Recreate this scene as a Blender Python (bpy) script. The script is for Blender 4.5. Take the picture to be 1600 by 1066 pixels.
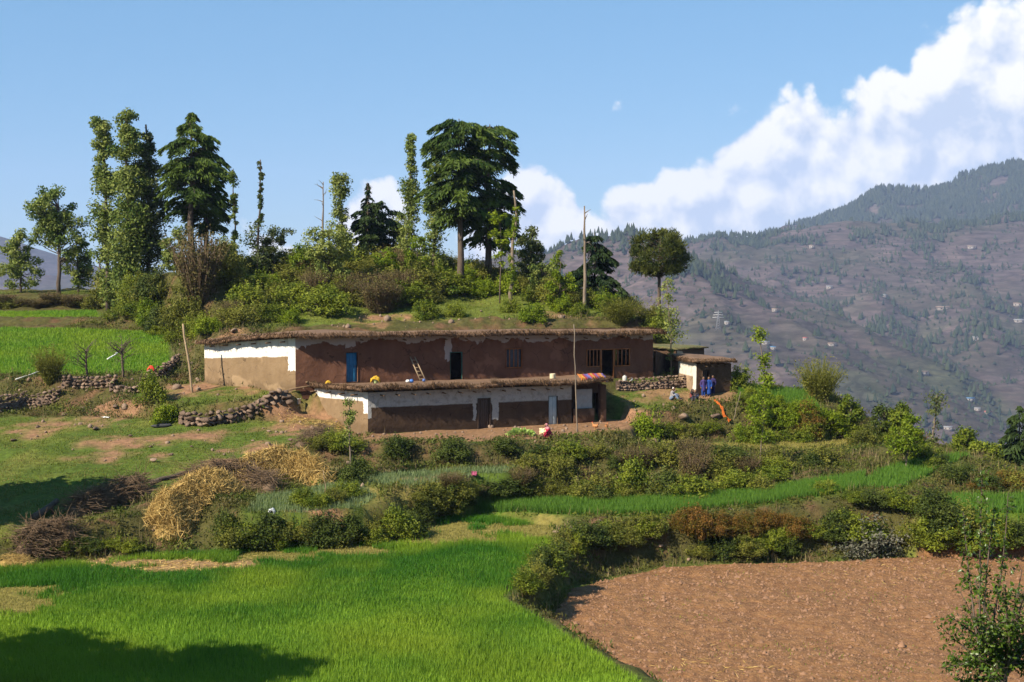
import bpy, bmesh, math, random
import numpy as np
from mathutils import Vector, Matrix

for _o in list(bpy.data.objects): bpy.data.objects.remove(_o, do_unlink=True)
scene = bpy.context.scene
COL = scene.collection
rng = np.random.default_rng(11)
R = math.radians

# ------------------------------------------------------------------ camera, sky, sun, exposure
F_PX = 2222.0                      # focal length in photo pixels (50 mm on 36 mm)
CAM = np.array([0.0, 0.0, 14.0])
PITCH = math.atan(113 / F_PX)
cam_data = bpy.data.cameras.new('camera'); cam = bpy.data.objects.new('camera', cam_data); COL.objects.link(cam)
cam.location = CAM; cam.rotation_euler = (math.pi / 2 - PITCH, 0, 0)
cam_data.lens = 50; cam_data.sensor_width = 36; cam_data.sensor_fit = 'HORIZONTAL'
cam_data.clip_start = 0.5; cam_data.clip_end = 60000
scene.camera = cam

SUN_AZ = R(39.5)                      # sun stands to the left, this far round towards the camera
SUN_EL = R(38)
sun_dir = Vector((-math.cos(SUN_AZ) * math.cos(SUN_EL), -math.sin(SUN_AZ) * math.cos(SUN_EL), math.sin(SUN_EL)))
sd = bpy.data.lights.new('sun', 'SUN'); sun = bpy.data.objects.new('sun', sd); COL.objects.link(sun)
sd.energy = 5.0; sd.angle = R(0.53); sd.color = (1.0, 0.90, 0.74)
sun.rotation_euler = sun_dir.to_track_quat('Z', 'Y').to_euler()
SKY_STRENGTH = 0.05

world = bpy.data.worlds.new('World'); scene.world = world; world.use_nodes = True
def build_world():
    nt = world.node_tree; N = nt.nodes; L = nt.links; N.clear()
    # ---- cloud density as a function of direction (u = azimuth tangent, v = elevation tangent)
    g = bpy.data.node_groups.new('cloud_density', 'ShaderNodeTree')
    g.interface.new_socket('uv', in_out='INPUT', socket_type='NodeSocketVector')
    [g.interface.new_socket(q, in_out='OUTPUT', socket_type='NodeSocketFloat') for q in ('d', 'billow', 'depth')]
    gn = g.nodes; gl = g.links
    gi = gn.new('NodeGroupInput'); go = gn.new('NodeGroupOutput')
    def M(op, a, b=None, c=None):
        n = gn.new('ShaderNodeMath'); n.operation = op
        for i, x in enumerate((a, b, c)):
            if x is None: continue
            if isinstance(x, (int, float)): n.inputs[i].default_value = x
            else: gl.new(x, n.inputs[i])
        return n.outputs[0]
    sep = gn.new('ShaderNodeSeparateXYZ'); gl.new(gi.outputs[0], sep.inputs[0])
    u, v = sep.outputs[0], sep.outputs[1]
    # warp
    wn = gn.new('ShaderNodeTexNoise'); wn.noise_dimensions = '2D'; wn.inputs['Scale'].default_value = 9; wn.inputs['Detail'].default_value = 4
    gl.new(gi.outputs[0], wn.inputs['Vector'])
    vs = gn.new('ShaderNodeVectorMath'); vs.operation = 'SUBTRACT'; gl.new(wn.outputs['Color'], vs.inputs[0]); vs.inputs[1].default_value = (.5, .5, .5)
    vm = gn.new('ShaderNodeVectorMath'); vm.operation = 'SCALE'; gl.new(vs.outputs[0], vm.inputs[0]); vm.inputs['Scale'].default_value = 0.028
    va = gn.new('ShaderNodeVectorMath'); va.operation = 'ADD'; gl.new(gi.outputs[0], va.inputs[0]); gl.new(vm.outputs[0], va.inputs[1])
    # profile of the cloud tops along the azimuth
    mr = gn.new('ShaderNodeMapRange'); mr.inputs[1].default_value = -0.5; mr.inputs[2].default_value = 0.5; gl.new(u, mr.inputs[0])
    cr = gn.new('ShaderNodeFloatCurve'); gl.new(mr.outputs[0], cr.inputs['Value'])
    pts = [(-1000, 440), (0, 440), (300, 425), (345, 352), (390, 365), (420, 335), (470, 340), (500, 390), (530, 310), (560, 262), (610, 256), (640, 300), (690, 380), (760, 330), (795, 220), (835, 200), (880, 240), (930, 290), (1000, 262),
           (1030, 228), (1110, 195), (1190, 152), (1262, 132), (1292, 150), (1330, 100), (1400, 90), (1422, 40), (1480, -5), (1560, 5), (1620, -90), (1900, -60)]
    cm = cr.mapping; c = cm.curves[0]
    P = [(((px - 800) / F_PX) + 0.5, min(max((420 - py) / F_PX / 0.3, 0), 1)) for px, py in pts]
    P = [(min(max(a, 0), 1), b) for a, b in P]
    c.points[0].location = P[0]; c.points[1].location = P[-1]
    for a, b in P[1:-1]: c.points.new(a, b)
    for p in c.points: p.handle_type = 'VECTOR'
    cm.update()
    top = M('MULTIPLY', cr.outputs[0], 0.3)
    depth = M('SUBTRACT', top, v)
    env = M('MINIMUM', M('MULTIPLY', depth, 34.0), 1.5)
    for bx, by, br, amp in ((966, 176, 30, .30), (1382, 62, 30, .26), (385, 352, 40, .8), (450, 350, 36, .7)):      # stray puffs
        du = M('SUBTRACT', u, (bx - 800) / F_PX); dv_ = M('SUBTRACT', v, (420 - by) / F_PX); q = M('ADD', M('MULTIPLY', du, du), M('MULTIPLY', dv_, dv_))
        env = M('MAXIMUM', env, M('SUBTRACT', amp, M('MULTIPLY', q, (F_PX / br) ** 2)))
    def vor(sc, det):
        vo = gn.new('ShaderNodeTexVoronoi'); vo.voronoi_dimensions = '2D'; vo.feature = 'F1'
        vo.inputs['Scale'].default_value = sc; vo.inputs['Detail'].default_value = det; vo.inputs['Roughness'].default_value = 0.46; vo.inputs['Lacunarity'].default_value = 2.1
        gl.new(va.outputs[0], vo.inputs['Vector']); return vo.outputs['Distance']
    no = gn.new('ShaderNodeTexNoise'); no.noise_dimensions = '2D'; no.inputs['Scale'].default_value = 13; no.inputs['Detail'].default_value = 7; no.inputs['Roughness'].default_value = 0.52
    gl.new(va.outputs[0], no.inputs['Vector'])
    bil = M('ADD', M('MULTIPLY', M('SUBTRACT', 0.45, vor(21, 5)), 1.15), M('MULTIPLY', M('SUBTRACT', no.outputs['Fac'], 0.5), 1.25))
    gl.new(M('SUBTRACT', M('ADD', env, bil), 0.12), go.inputs[0]); gl.new(bil, go.inputs[1]); gl.new(depth, go.inputs[2])

    def W(op, a, b=None, c=None):
        n = N.new('ShaderNodeMath'); n.operation = op
        for i, x in enumerate((a, b, c)):
            if x is None: continue
            if isinstance(x, (int, float)): n.inputs[i].default_value = x
            else: L.new(x, n.inputs[i])
        return n.outputs[0]
    tc = N.new('ShaderNodeTexCoord'); s = N.new('ShaderNodeSeparateXYZ'); L.new(tc.outputs['Generated'], s.inputs[0])
    az = W('ARCTAN2', s.outputs[0], s.outputs[1])
    hz = W('SQRT', W('ADD', W('MULTIPLY', s.outputs[0], s.outputs[0]), W('MULTIPLY', s.outputs[1], s.outputs[1])))
    el = W('DIVIDE', s.outputs[2], W('MAXIMUM', hz, 0.05))
    cb = N.new('ShaderNodeCombineXYZ'); L.new(az, cb.inputs[0]); L.new(el, cb.inputs[1])
    def dens(off):
        a = N.new('ShaderNodeVectorMath'); a.operation = 'ADD'; L.new(cb.outputs[0], a.inputs[0]); a.inputs[1].default_value = off
        n = N.new('ShaderNodeGroup'); n.node_tree = g; L.new(a.outputs[0], n.inputs[0]); return n.outputs
    d0 = dens((0, 0, 0)); d1 = dens((-0.007, 0.012, 0))
    al = N.new('ShaderNodeMapRange'); al.interpolation_type = 'SMOOTHSTEP'; al.inputs[1].default_value = 0.0; al.inputs[2].default_value = 0.42; L.new(d0[0], al.inputs[0])
    # light on the billows: more cloud between a point and the sun makes it greyer; the deep lower masses are greyer too
    rel = W('MULTIPLY', W('SUBTRACT', d0[1], d1[1]), 1.5)
    deep = N.new('ShaderNodeMapRange'); deep.inputs[1].default_value = 0.02; deep.inputs[2].default_value = 0.085; L.new(d1[2], deep.inputs[0])
    big = N.new('ShaderNodeTexNoise'); big.noise_dimensions = '2D'; big.inputs['Scale'].default_value = 11; big.inputs['Detail'].default_value = 5; L.new(cb.outputs[0], big.inputs['Vector'])
    lit = W('SUBTRACT', W('ADD', W('ADD', 0.82, rel), W('MULTIPLY', W('SUBTRACT', big.outputs['Fac'], 0.5), 1.3)), W('MULTIPLY', deep.outputs[0], 0.55))
    ltn = N.new('ShaderNodeMath'); ltn.operation = 'ADD'; ltn.use_clamp = True; ltn.inputs[1].default_value = 0; L.new(lit, ltn.inputs[0]); lit = ltn
    cc = N.new('ShaderNodeMixRGB'); L.new(lit.outputs[0], cc.inputs[0])
    cc.inputs[1].default_value = (0.31, 0.36, 0.455, 1); cc.inputs[2].default_value = (0.56, 0.55, 0.54, 1)
    cbg = N.new('ShaderNodeBackground'); L.new(cc.outputs[0], cbg.inputs[0]); cbg.inputs[1].default_value = 1.0
    sky = N.new('ShaderNodeTexSky'); sky.sky_type = 'NISHITA'; sky.sun_disc = False
    sky.sun_elevation = SUN_EL; sky.sun_rotation = math.atan2(sun_dir.x, sun_dir.y)
    sky.altitude = 1800; sky.air_density = 1.0; sky.dust_density = 0.2; sky.ozone_density = 1.2
    sb1 = N.new('ShaderNodeBackground'); L.new(sky.outputs[0], sb1.inputs[0]); sb1.inputs[1].default_value = SKY_STRENGTH
    sb2 = N.new('ShaderNodeBackground'); sb2.inputs[0].default_value = (.098, .268, .47, 1); sb2.inputs[1].default_value = 1.0     # clear mountain blue
    sbg = N.new('ShaderNodeMixShader'); sbg.inputs[0].default_value = 0.5; L.new(sb1.outputs[0], sbg.inputs[1]); L.new(sb2.outputs[0], sbg.inputs[2])
    mx = N.new('ShaderNodeMixShader'); L.new(W('MULTIPLY', al.outputs[0], 0.97), mx.inputs[0]); L.new(sbg.outputs[0], mx.inputs[1]); L.new(cbg.outputs[0], mx.inputs[2])
    out = N.new('ShaderNodeOutputWorld'); L.new(mx.outputs[0], out.inputs[0])
build_world()
world.cycles.sampling_method = 'MANUAL'; world.cycles.sample_map_resolution = 256
scene.cycles.max_bounces = 6; scene.cycles.diffuse_bounces = 3; scene.cycles.glossy_bounces = 2; scene.cycles.transmission_bounces = 4; scene.cycles.volume_bounces = 0; scene.cycles.transparent_max_bounces = 4
scene.cycles.caustics_reflective = False; scene.cycles.caustics_refractive = False
vs_ = scene.view_settings
vs_.view_transform = 'Standard'; vs_.look = 'None'; vs_.gamma = 1.0; vs_.exposure = 1.05; vs_.use_curve_mapping = False

# ------------------------------------------------------------------ helpers
FW = np.array([0, math.cos(PITCH), -math.sin(PITCH)]); UP = np.array([0, math.sin(PITCH), math.cos(PITCH)]); RT = np.array([1.0, 0, 0])
def ray(px, py):
    return FW + RT * ((px - 800) / F_PX) + UP * ((533 - py) / F_PX)
def D(px, py, d):                     # point of the photograph at depth d (metres ahead)
    r = ray(px, py); return CAM + r * (d / r[1])
def Z(px, py, z):                     # point of the photograph at height z
    r = ray(px, py); return CAM + r * ((z - CAM[2]) / r[2])

def mk_mesh(name, V, faces, mats=(), smooth=False, uv=None, attrs=None, fmat=None):
    me = bpy.data.meshes.new(name)
    V = np.asarray(V, np.float32).reshape(-1, 3)
    if isinstance(faces, np.ndarray): faces = [faces]
    faces = [np.asarray(f, np.int32) for f in faces if len(f)]
    nl = sum(f.size for f in faces); nf = sum(len(f) for f in faces)
    me.vertices.add(len(V)); me.vertices.foreach_set('co', V.ravel())
    me.loops.add(nl); me.polygons.add(nf)
    li = np.concatenate([f.ravel() for f in faces]) if faces else np.zeros(0, np.int32)
    sizes = np.concatenate([np.full(len(f), f.shape[1], np.int32) for f in faces]) if faces else np.zeros(0, np.int32)
    st = np.concatenate([[0], np.cumsum(sizes)[:-1]]).astype(np.int32)
    me.loops.foreach_set('vertex_index', li)
    me.polygons.foreach_set('loop_start', st)
    if smooth: me.polygons.foreach_set('use_smooth', np.ones(nf, bool))
    if fmat is not None: me.polygons.foreach_set('material_index', np.asarray(fmat, np.int32))
    for m in mats: me.materials.append(m)
    if uv is not None:
        l = me.uv_layers.new(name='UVMap'); l.data.foreach_set('uv', np.asarray(uv, np.float32)[li].ravel())
    for k, a in (attrs or {}).items():
        a = np.asarray(a, np.float32)
        if a.ndim == 1:
            at = me.attributes.new(k, 'FLOAT', 'POINT'); at.data.foreach_set('value', a)
        else:
            at = me.attributes.new(k, 'FLOAT_COLOR', 'POINT'); at.data.foreach_set('color', np.c_[a, np.ones(len(a))].astype(np.float32).ravel())
    me.update(); me.validate()
    return me

def link(name, me=None, parent=None, loc=None, rz=0.0, scale=None):
    o = bpy.data.objects.new(name, me); COL.objects.link(o)
    if parent is not None: o.parent = parent
    if loc is not None: o.location = [float(c) for c in loc]
    if rz: o.rotation_euler = (0, 0, rz)
    if scale is not None: o.scale = (scale,) * 3 if isinstance(scale, (int, float)) else scale
    return o
def tag(o, label=None, cat=None, group=None, kind=None):
    if label: o['label'] = label
    if cat: o['category'] = cat
    if group: o['group'] = group
    if kind: o['kind'] = kind
    return o
def copy_tree(o, parent=None):
    c = o.copy(); COL.objects.link(c)
    if parent is not None: c.parent = parent
    for ch in list(o.children): copy_tree(ch, c)
    return c

class MB:                              # collects shapes into one mesh
    def __init__(s): s.V = []; s.F = {}; s.n = 0; s.T = []; s.M = {}
    def add(s, V, F, tint=0.5, mi=0):
        V = np.asarray(V, float).reshape(-1, 3)
        if isinstance(F, np.ndarray): F = [F]
        for f in F:
            f = np.asarray(f, np.int64)
            if not len(f): continue
            s.F.setdefault(f.shape[1], []).append(f + s.n); s.M.setdefault(f.shape[1], []).append(np.full(len(f), mi))
        s.V.append(V); s.n += len(V)
        s.T.append(np.full(len(V), tint) if np.isscalar(tint) else np.asarray(tint))
        return s
    def mesh(s, name, mats, smooth=False):
        ks = sorted(s.F)
        return mk_mesh(name, np.concatenate(s.V), [np.concatenate(s.F[k]) for k in ks], mats if isinstance(mats, (list, tuple)) else [mats],
                       smooth, attrs={'tint': np.concatenate(s.T)}, fmat=np.concatenate([np.concatenate(s.M[k]) for k in ks]))
    def build(s, name, mats, parent=None, smooth=False, **k):
        return link(name, s.mesh(name, mats, smooth), parent, **k)

def unit(v):
    v = np.asarray(v, float); n = np.linalg.norm(v, axis=-1, keepdims=True); return v / np.maximum(n, 1e-9)
def tube(P, r, n=6, cap=True):
    P = np.asarray(P, float); k = len(P); r = np.full(k, r) if np.isscalar(r) else np.asarray(r, float)
    T = np.gradient(P, axis=0); T = unit(T)
    ref = np.array([0, 0, 1.0]) if abs(T[:, 2]).mean() < 0.8 else np.array([1.0, 0, 0])
    A = unit(np.cross(T, ref)); B = np.cross(T, A)
    th = np.arange(n) * 2 * np.pi / n
    V = P[:, None] + r[:, None, None] * (np.cos(th)[None, :, None] * A[:, None] + np.sin(th)[None, :, None] * B[:, None])
    V = V.reshape(-1, 3); i = np.arange(k - 1)[:, None] * n + np.arange(n)[None]; j = np.arange(k - 1)[:, None] * n + (np.arange(n)[None] + 1) % n
    F = [np.stack([i, j, j + n, i + n], -1).reshape(-1, 4)]
    if cap: F += [np.arange(n)[None, ::-1], (np.arange(n) + (k - 1) * n)[None]]
    return V, F
BOXF = np.array([[0, 3, 2, 1], [4, 5, 6, 7], [0, 1, 5, 4], [1, 2, 6, 5], [2, 3, 7, 6], [3, 0, 4, 7]])
def box(c, s, X=(1, 0, 0), Y=(0, 1, 0), Zv=(0, 0, 1)):
    c, X, Y, Zv = map(lambda q: np.asarray(q, float), (c, X, Y, Zv)); sx, sy, sz = np.asarray(s) / 2
    V = [c + X * a * sx + Y * b * sy + Zv * e * sz for e in (-1, 1) for a, b in ((-1, -1), (1, -1), (1, 1), (-1, 1))]
    return np.array(V), BOXF
_ico = {}
def ico(sub=2):
    if sub not in _ico:
        bm = bmesh.new(); bmesh.ops.create_icosphere(bm, subdivisions=sub, radius=1)
        _ico[sub] = (np.array([v.co[:] for v in bm.verts]), np.array([[v.index for v in f.verts] for f in bm.faces])); bm.free()
    return _ico[sub]
def bez(a, b, c, n=6):
    t = np.linspace(0, 1, n)[:, None]; a, b, c = map(np.asarray, (a, b, c)); return (1 - t) ** 2 * a + 2 * t * (1 - t) * b + t * t * c

# value noise (numpy)
_perm = np.random.default_rng(5).random((256, 256))
def vnoise(x, y):
    xi = np.floor(x).astype(int); yi = np.floor(y).astype(int); fx = x - xi; fy = y - yi
    fx = fx * fx * (3 - 2 * fx); fy = fy * fy * (3 - 2 * fy)
    g = lambda a, b: _perm[a & 255, b & 255]
    return (g(xi, yi) * (1 - fx) + g(xi + 1, yi) * fx) * (1 - fy) + (g(xi, yi + 1) * (1 - fx) + g(xi + 1, yi + 1) * fx) * fy
def fbm(x, y, o=4, s=1.0):
    x = np.asarray(x, float) * s; y = np.asarray(y, float) * s; a = 0.5; t = 0; w = 0
    for i in range(o):
        t = t + a * vnoise(x + 17.3 * i, y + 9.1 * i); w += a; a *= 0.5; x = x * 2.03; y = y * 2.03
    return t / w

# ------------------------------------------------------------------ materials
def new_mat(name):
    m = bpy.data.materials.new(name); m.use_nodes = True; nt = m.node_tree; nt.nodes.clear(); return m, nt.nodes, nt.links
def c4(c): return (*c, 1.0)
def mat(name, c1, c2=None, scale=3.0, rough=0.9, bump=0.0, bscale=None, metal=0.0, detail=6, coord='Object', spec=0.25, stretch=None):
    m, N, L = new_mat(name); c2 = c2 or tuple(x * 0.7 for x in c1)
    tc = N.new('ShaderNodeTexCoord'); src = tc.outputs[coord]
    if stretch:
        mp = N.new('ShaderNodeMapping'); mp.inputs['Scale'].default_value = stretch; L.new(src, mp.inputs[0]); src = mp.outputs[0]
    n = N.new('ShaderNodeTexNoise'); n.inputs['Scale'].default_value = scale; n.inputs['Detail'].default_value = detail; n.inputs['Roughness'].default_value = 0.62; L.new(src, n.inputs['Vector'])
    r = N.new('ShaderNodeValToRGB'); r.color_ramp.elements[0].position = 0.33; r.color_ramp.elements[1].position = 0.67
    r.color_ramp.elements[0].color = c4(c1); r.color_ramp.elements[1].color = c4(c2); L.new(n.outputs['Fac'], r.inputs[0])
    b = N.new('ShaderNodeBsdfPrincipled'); L.new(r.outputs[0], b.inputs['Base Color']); b.inputs['Roughness'].default_value = rough; b.inputs['Metallic'].default_value = metal
    b.inputs['Specular IOR Level'].default_value = spec
    if bump:
        n2 = N.new('ShaderNodeTexNoise'); n2.inputs['Scale'].default_value = bscale or scale * 4; n2.inputs['Detail'].default_value = 5; L.new(src, n2.inputs['Vector'])
        bp = N.new('ShaderNodeBump'); bp.inputs['Strength'].default_value = 0.8; bp.inputs['Distance'].default_value = bump; L.new(n2.outputs['Fac'], bp.inputs['Height']); L.new(bp.outputs[0], b.inputs['Normal'])
    o = N.new('ShaderNodeOutputMaterial'); L.new(b.outputs[0], o.inputs[0]); return m
def leafmat(name, c1, c2, trans=0.3, rough=0.55, orand=0.35, patch=None, pscale=0.25, spec=0.12):
    # colour from a per-leaf tint, the individual plant and (fields) a slow patchiness
    m, N, L = new_mat(name)
    at = N.new('ShaderNodeAttribute'); at.attribute_name = 'tint'
    oi = N.new('ShaderNodeObjectInfo')
    a = N.new('ShaderNodeMath'); a.operation = 'MULTIPLY_ADD'; L.new(oi.outputs['Random'], a.inputs[0]); a.inputs[1].default_value = orand; a.inputs[2].default_value = -orand / 2
    s = N.new('ShaderNodeMath'); s.operation = 'ADD'; s.use_clamp = True; L.new(at.outputs['Fac'], s.inputs[0]); L.new(a.outputs[0], s.inputs[1])
    mx = N.new('ShaderNodeMixRGB'); L.new(s.outputs[0], mx.inputs[0]); mx.inputs[1].default_value = c4(c1); mx.inputs[2].default_value = c4(c2)
    col = mx.outputs[0]
    if patch:
        tc = N.new('ShaderNodeTexCoord'); n = N.new('ShaderNodeTexNoise'); n.inputs['Scale'].default_value = pscale; n.inputs['Detail'].default_value = 5; L.new(tc.outputs['Object'], n.inputs['Vector'])
        r = N.new('ShaderNodeMapRange'); r.inputs[1].default_value = 0.45; r.inputs[2].default_value = 0.68; L.new(n.outputs['Fac'], r.inputs[0])
        m2 = N.new('ShaderNodeMixRGB'); L.new(r.outputs[0], m2.inputs[0]); L.new(col, m2.inputs[1]); m2.inputs[2].default_value = c4(patch); col = m2.outputs[0]
    b = N.new('ShaderNodeBsdfPrincipled'); L.new(col, b.inputs['Base Color']); b.inputs['Roughness'].default_value = rough; b.inputs['Specular IOR Level'].default_value = spec
    t = N.new('ShaderNodeBsdfTranslucent'); L.new(col, t.inputs[0])
    ms = N.new('ShaderNodeMixShader'); ms.inputs[0].default_value = trans; L.new(b.outputs[0], ms.inputs[1]); L.new(t.outputs[0], ms.inputs[2])
    o = N.new('ShaderNodeOutputMaterial'); L.new(ms.outputs[0], o.inputs[0]); return m

M_bark = mat('bark', (.055, .040, .030), (.115, .085, .064), 6, bump=.02, stretch=(1, 1, .3))
M_barkpale = mat('pale_bark', (.12, .090, .066), (.21, .165, .12), 5, bump=.02, stretch=(1, 1, .3))
M_deodar = leafmat('deodar_needles', (.018, .042, .010), (.105, .150, .022), .25)
M_deodar_dk = leafmat('dark_conifer_needles', (.014, .030, .010), (.052, .080, .020), .2)
M_pine = leafmat('pine_needles', (.030, .046, .010), (.125, .130, .024), .25)
M_oak = leafmat('oak_leaves', (.060, .105, .016), (.250, .275, .066), .3)
M_oakdk = leafmat('dark_oak_leaves', (.032, .055, .012), (.125, .140, .046), .25)
M_bright = leafmat('bright_leaves', (.085, .140, .008), (.230, .280, .018), .38)
M_bush = leafmat('bush_leaves', (.052, .088, .008), (.205, .230, .022), .3)
M_bushdk = leafmat('dark_bush_leaves', (.026, .046, .008), (.090, .112, .020), .25)
M_olive = leafmat('olive_bush_leaves', (.058, .070, .010), (.220, .215, .036), .28)
M_brown = leafmat('brown_bush_leaves', (.060, .055, .016), (.150, .115, .042), .2)
M_rust = leafmat('rust_bush_leaves', (.070, .080, .010), (.210, .095, .022), .25, orand=.2)
M_grey = leafmat('grey_flowering_twigs', (.030, .042, .014), (.210, .195, .150), .2, orand=0)
M_pear = leafmat('pear_leaves', (.040, .080, .008), (.120, .175, .018), .35, rough=.35, spec=.4)
M_twig = leafmat('dry_twigs', (.070, .046, .030), (.230, .155, .095), .0, rough=.9, orand=.1)
M_straw = leafmat('straw', (.270, .170, .048), (.560, .400, .150), .15, rough=.8, orand=.05)
M_thatch = leafmat('roof_brush', (.034, .020, .011), (.130, .076, .038), .05, rough=.95, orand=.05)
M_wheat = leafmat('wheat', (.045, .145, .012), (.220, .355, .028), .38, orand=0, patch=(.20, .29, .022), pscale=.13)
M_wheat2 = leafmat('tall_wheat', (.050, .140, .018), (.140, .240, .030), .38, orand=0)
M_grassb = leafmat('meadow_grass', (.070, .110, .010), (.160, .180, .024), .3, orand=0, patch=(.20, .165, .050), pscale=.3)
M_under = leafmat('bank_weeds', (.040, .066, .009), (.135, .145, .024), .3, orand=0, patch=(.110, .088, .030), pscale=.45)
M_stub = leafmat('stubble', (.150, .150, .026), (.290, .235, .070), .25, orand=0)
M_stone = mat('stone', (.14, .092, .064), (.25, .175, .125), 2.5, bump=.03)
M_stonedk = mat('dark_stone', (.070, .046, .033), (.165, .112, .080), 2.5, bump=.03)
M_soilclod = mat('soil_clods', (.175, .092, .050), (.260, .145, .084), 1.5, bump=.02)
M_wood = mat('weathered_wood', (.10, .060, .032), (.18, .115, .066), 4, stretch=(1, 1, .15))
M_paletimber = mat('pale_timber', (.24, .165, .098), (.34, .25, .155), 4, stretch=(1, 1, .15))
M_orange = mat('varnished_wood', (.20, .065, .016), (.28, .10, .028), 5, rough=.5)
# ------------------------------------------------------------------ terrain
def W(x, y, z): return np.array([x, y, z], float)
POLY = {}
def poly(name, pts): POLY[name] = np.array(pts, float)
poly('field', [Z(-500, 1290, 0), Z(-500, 905, 0), Z(0, 888, 0), Z(160, 876, 0), Z(270, 866, 0), Z(520, 853, 0), Z(640, 842, 0), Z(685, 815, 0), Z(740, 807, 0), Z(860, 822, 0), Z(868, 845, 0),
               Z(835, 885, 0), Z(785, 935, 0), Z(845, 970, 0), Z(1000, 1066, 0), Z(1140, 1290, 0)])
poly('plough', [Z(848, 984, -1.6), Z(892, 920, -1.6), Z(1040, 887, -1.6), Z(1250, 879, -1.6), Z(1450, 872, -1.6), Z(1750, 866, -1.6), Z(2000, 900, -1.6), Z(2000, 1290, -1.6), Z(1290, 1290, -1.6), Z(1060, 1090, -1.6)])
poly('strip', [Z(735, 800, .25), Z(880, 812, .2), Z(980, 806, .7), Z(1060, 797, 1.0), Z(1270, 778, 1.3), Z(1350, 768, 1.4), Z(1352, 744, 1.6), Z(1300, 750, 1.6), Z(1200, 766, 1.3), Z(1050, 779, 1.0), Z(900, 785, .6), Z(745, 788, .45)])
poly('patch_e', [Z(1340, 764, 1.5), Z(1400, 768, 1.5), Z(1490, 722, 2.0), Z(1515, 714, 2.0), Z(1440, 716, 2.1), Z(1370, 738, 1.8)])
poly('patch_f', [Z(1440, 806, .7), Z(1640, 800, .8), Z(1900, 790, .8), Z(1900, 765, 1.0), Z(1600, 772, 1.1), Z(1480, 778, 1.0)])
poly('far_right', [D(1430, 706, 97), D(1510, 710, 97), D(1600, 738, 91), D(1700, 750, 90), D(1700, 742, 96), D(1520, 703, 101)])
poly('grey_terrace', [Z(565, 758, 2.05), Z(640, 762, 2.05), Z(790, 740, 2.2), Z(805, 728, 2.3), Z(720, 734, 2.25), Z(640, 738, 2.2), Z(565, 745, 2.2)])
poly('straw_terrace', [Z(385, 800, 1.8), Z(480, 800, 1.8), Z(560, 793, 1.8), Z(590, 775, 1.9), Z(545, 752, 2.1), Z(470, 765, 2.1), Z(400, 775, 2.0)])
poly('meadow', [D(-400, 860, 68), D(0, 845, 68), D(100, 815, 70), D(250, 765, 75), D(350, 738, 79), D(450, 702, 85), D(500, 694, 87), D(455, 660, 90), D(425, 650, 91), D(300, 672, 90.5), D(180, 655, 93), D(0, 648, 94), D(-400, 660, 94)])
poly('upper_yard', [D(285, 640, 92.2), D(425, 621, 92.8), D(450, 613, 93.6), D(318, 602, 98.5), D(225, 605, 97.5), D(200, 622, 95)])
poly('gable_foot', [D(474, 646, 93.6), D(500, 656, 92), D(568, 688, 89.0), D(530, 694, 87.6), D(480, 673, 89.3), D(456, 655, 91.2)])
poly('house_yard', [Z(545, 692, 3.4), Z(750, 690, 3.4), Z(950, 678, 3.45), Z(990, 668, 3.55), Z(972, 655, 3.6), Z(800, 664, 3.5), Z(580, 680, 3.5)])
poly('upper_base', [D(462, 612, 93.4) * [1, 1, 0] + [0, 0, 6.0], D(1020, 588, 103.2) * [1, 1, 0] + [0, 0, 6.1], D(1020, 588, 108) * [1, 1, 0] + [0, 0, 6.1], D(470, 612, 98) * [1, 1, 0] + [0, 0, 6.0]])
poly('people_yard', [D(985, 650, 97.3), D(1045, 638, 98), D(1055, 626, 99), D(1140, 624, 99.8), D(1160, 612, 103), D(1062, 596, 104), D(1040, 602, 102.5), D(965, 614, 100)])
poly('hut_mound', [D(1152, 626, 99.5), D(1235, 626, 99), D(1285, 652, 96.5), D(1262, 612, 104), D(1155, 605, 105)])
poly('pale_terrace', [D(985, 702, 92), D(1200, 704, 92.5), D(1385, 698, 94.5), D(1372, 686, 98), D(1200, 692, 96), D(1000, 695, 94)])
poly('hill_low', [D(345, 516, 107), D(600, 502, 110), D(800, 497, 113), D(990, 495, 114), D(960, 470, 121), D(800, 452, 123), D(600, 452, 121), D(400, 465, 117)])
poly('hill_top', [D(280, 425, 122), D(450, 418, 127), D(600, 414, 131), D(740, 418, 132), D(830, 436, 129), D(740, 433, 126), D(450, 433, 121), D(300, 445, 118)])
poly('left_field', [D(-400, 600, 101), D(0, 592, 102), D(265, 578, 101.5), D(262, 520, 118), D(0, 514, 121), D(-400, 514, 121)])
poly('left_strip', [D(-400, 498, 128), D(0, 499, 128), D(155, 494, 128), D(150, 485, 134), D(0, 488, 134), D(-400, 488, 134)])
poly('left_ridge', [D(-400, 465, 142), D(0, 464, 142), D(200, 460, 140), D(220, 450, 146), D(0, 459, 150), D(-400, 459, 150)])
poly('back_drop', [W(-90, 195, 4), W(-20, 185, 2), W(0, 165, 0), W(20, 158, -6), W(40, 210, -40), W(-90, 212, 0)])
poly('valley', [W(25, 142, -22), W(44, 125, -22), W(62, 104, -18), W(85, 92, -20), W(85, 212, -60), W(42, 212, -50)])
poly('right_drop', [W(16.5, 113, 3.0), W(22, 108.5, 2), W(31, 110, -5), W(31, 138, -15), W(16, 138, -8), W(15.5, 125, 0)])
poly('near_slope', [W(-85, 4, 11.4), W(85, 4, 11.4), W(85, 28, 5.0), W(-85, 28, 5.0)])
poly('camera_bank', [W(-85, -12, 12.3), W(85, -12, 12.3), W(85, 1, 12.2), W(-85, 1, 12.2)])
PLANE = {}
for k, p in POLY.items():
    A = np.c_[np.ones(len(p)), p[:, 0], p[:, 1]]; PLANE[k] = np.linalg.lstsq(A, p[:, 2], rcond=None)[0]

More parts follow.
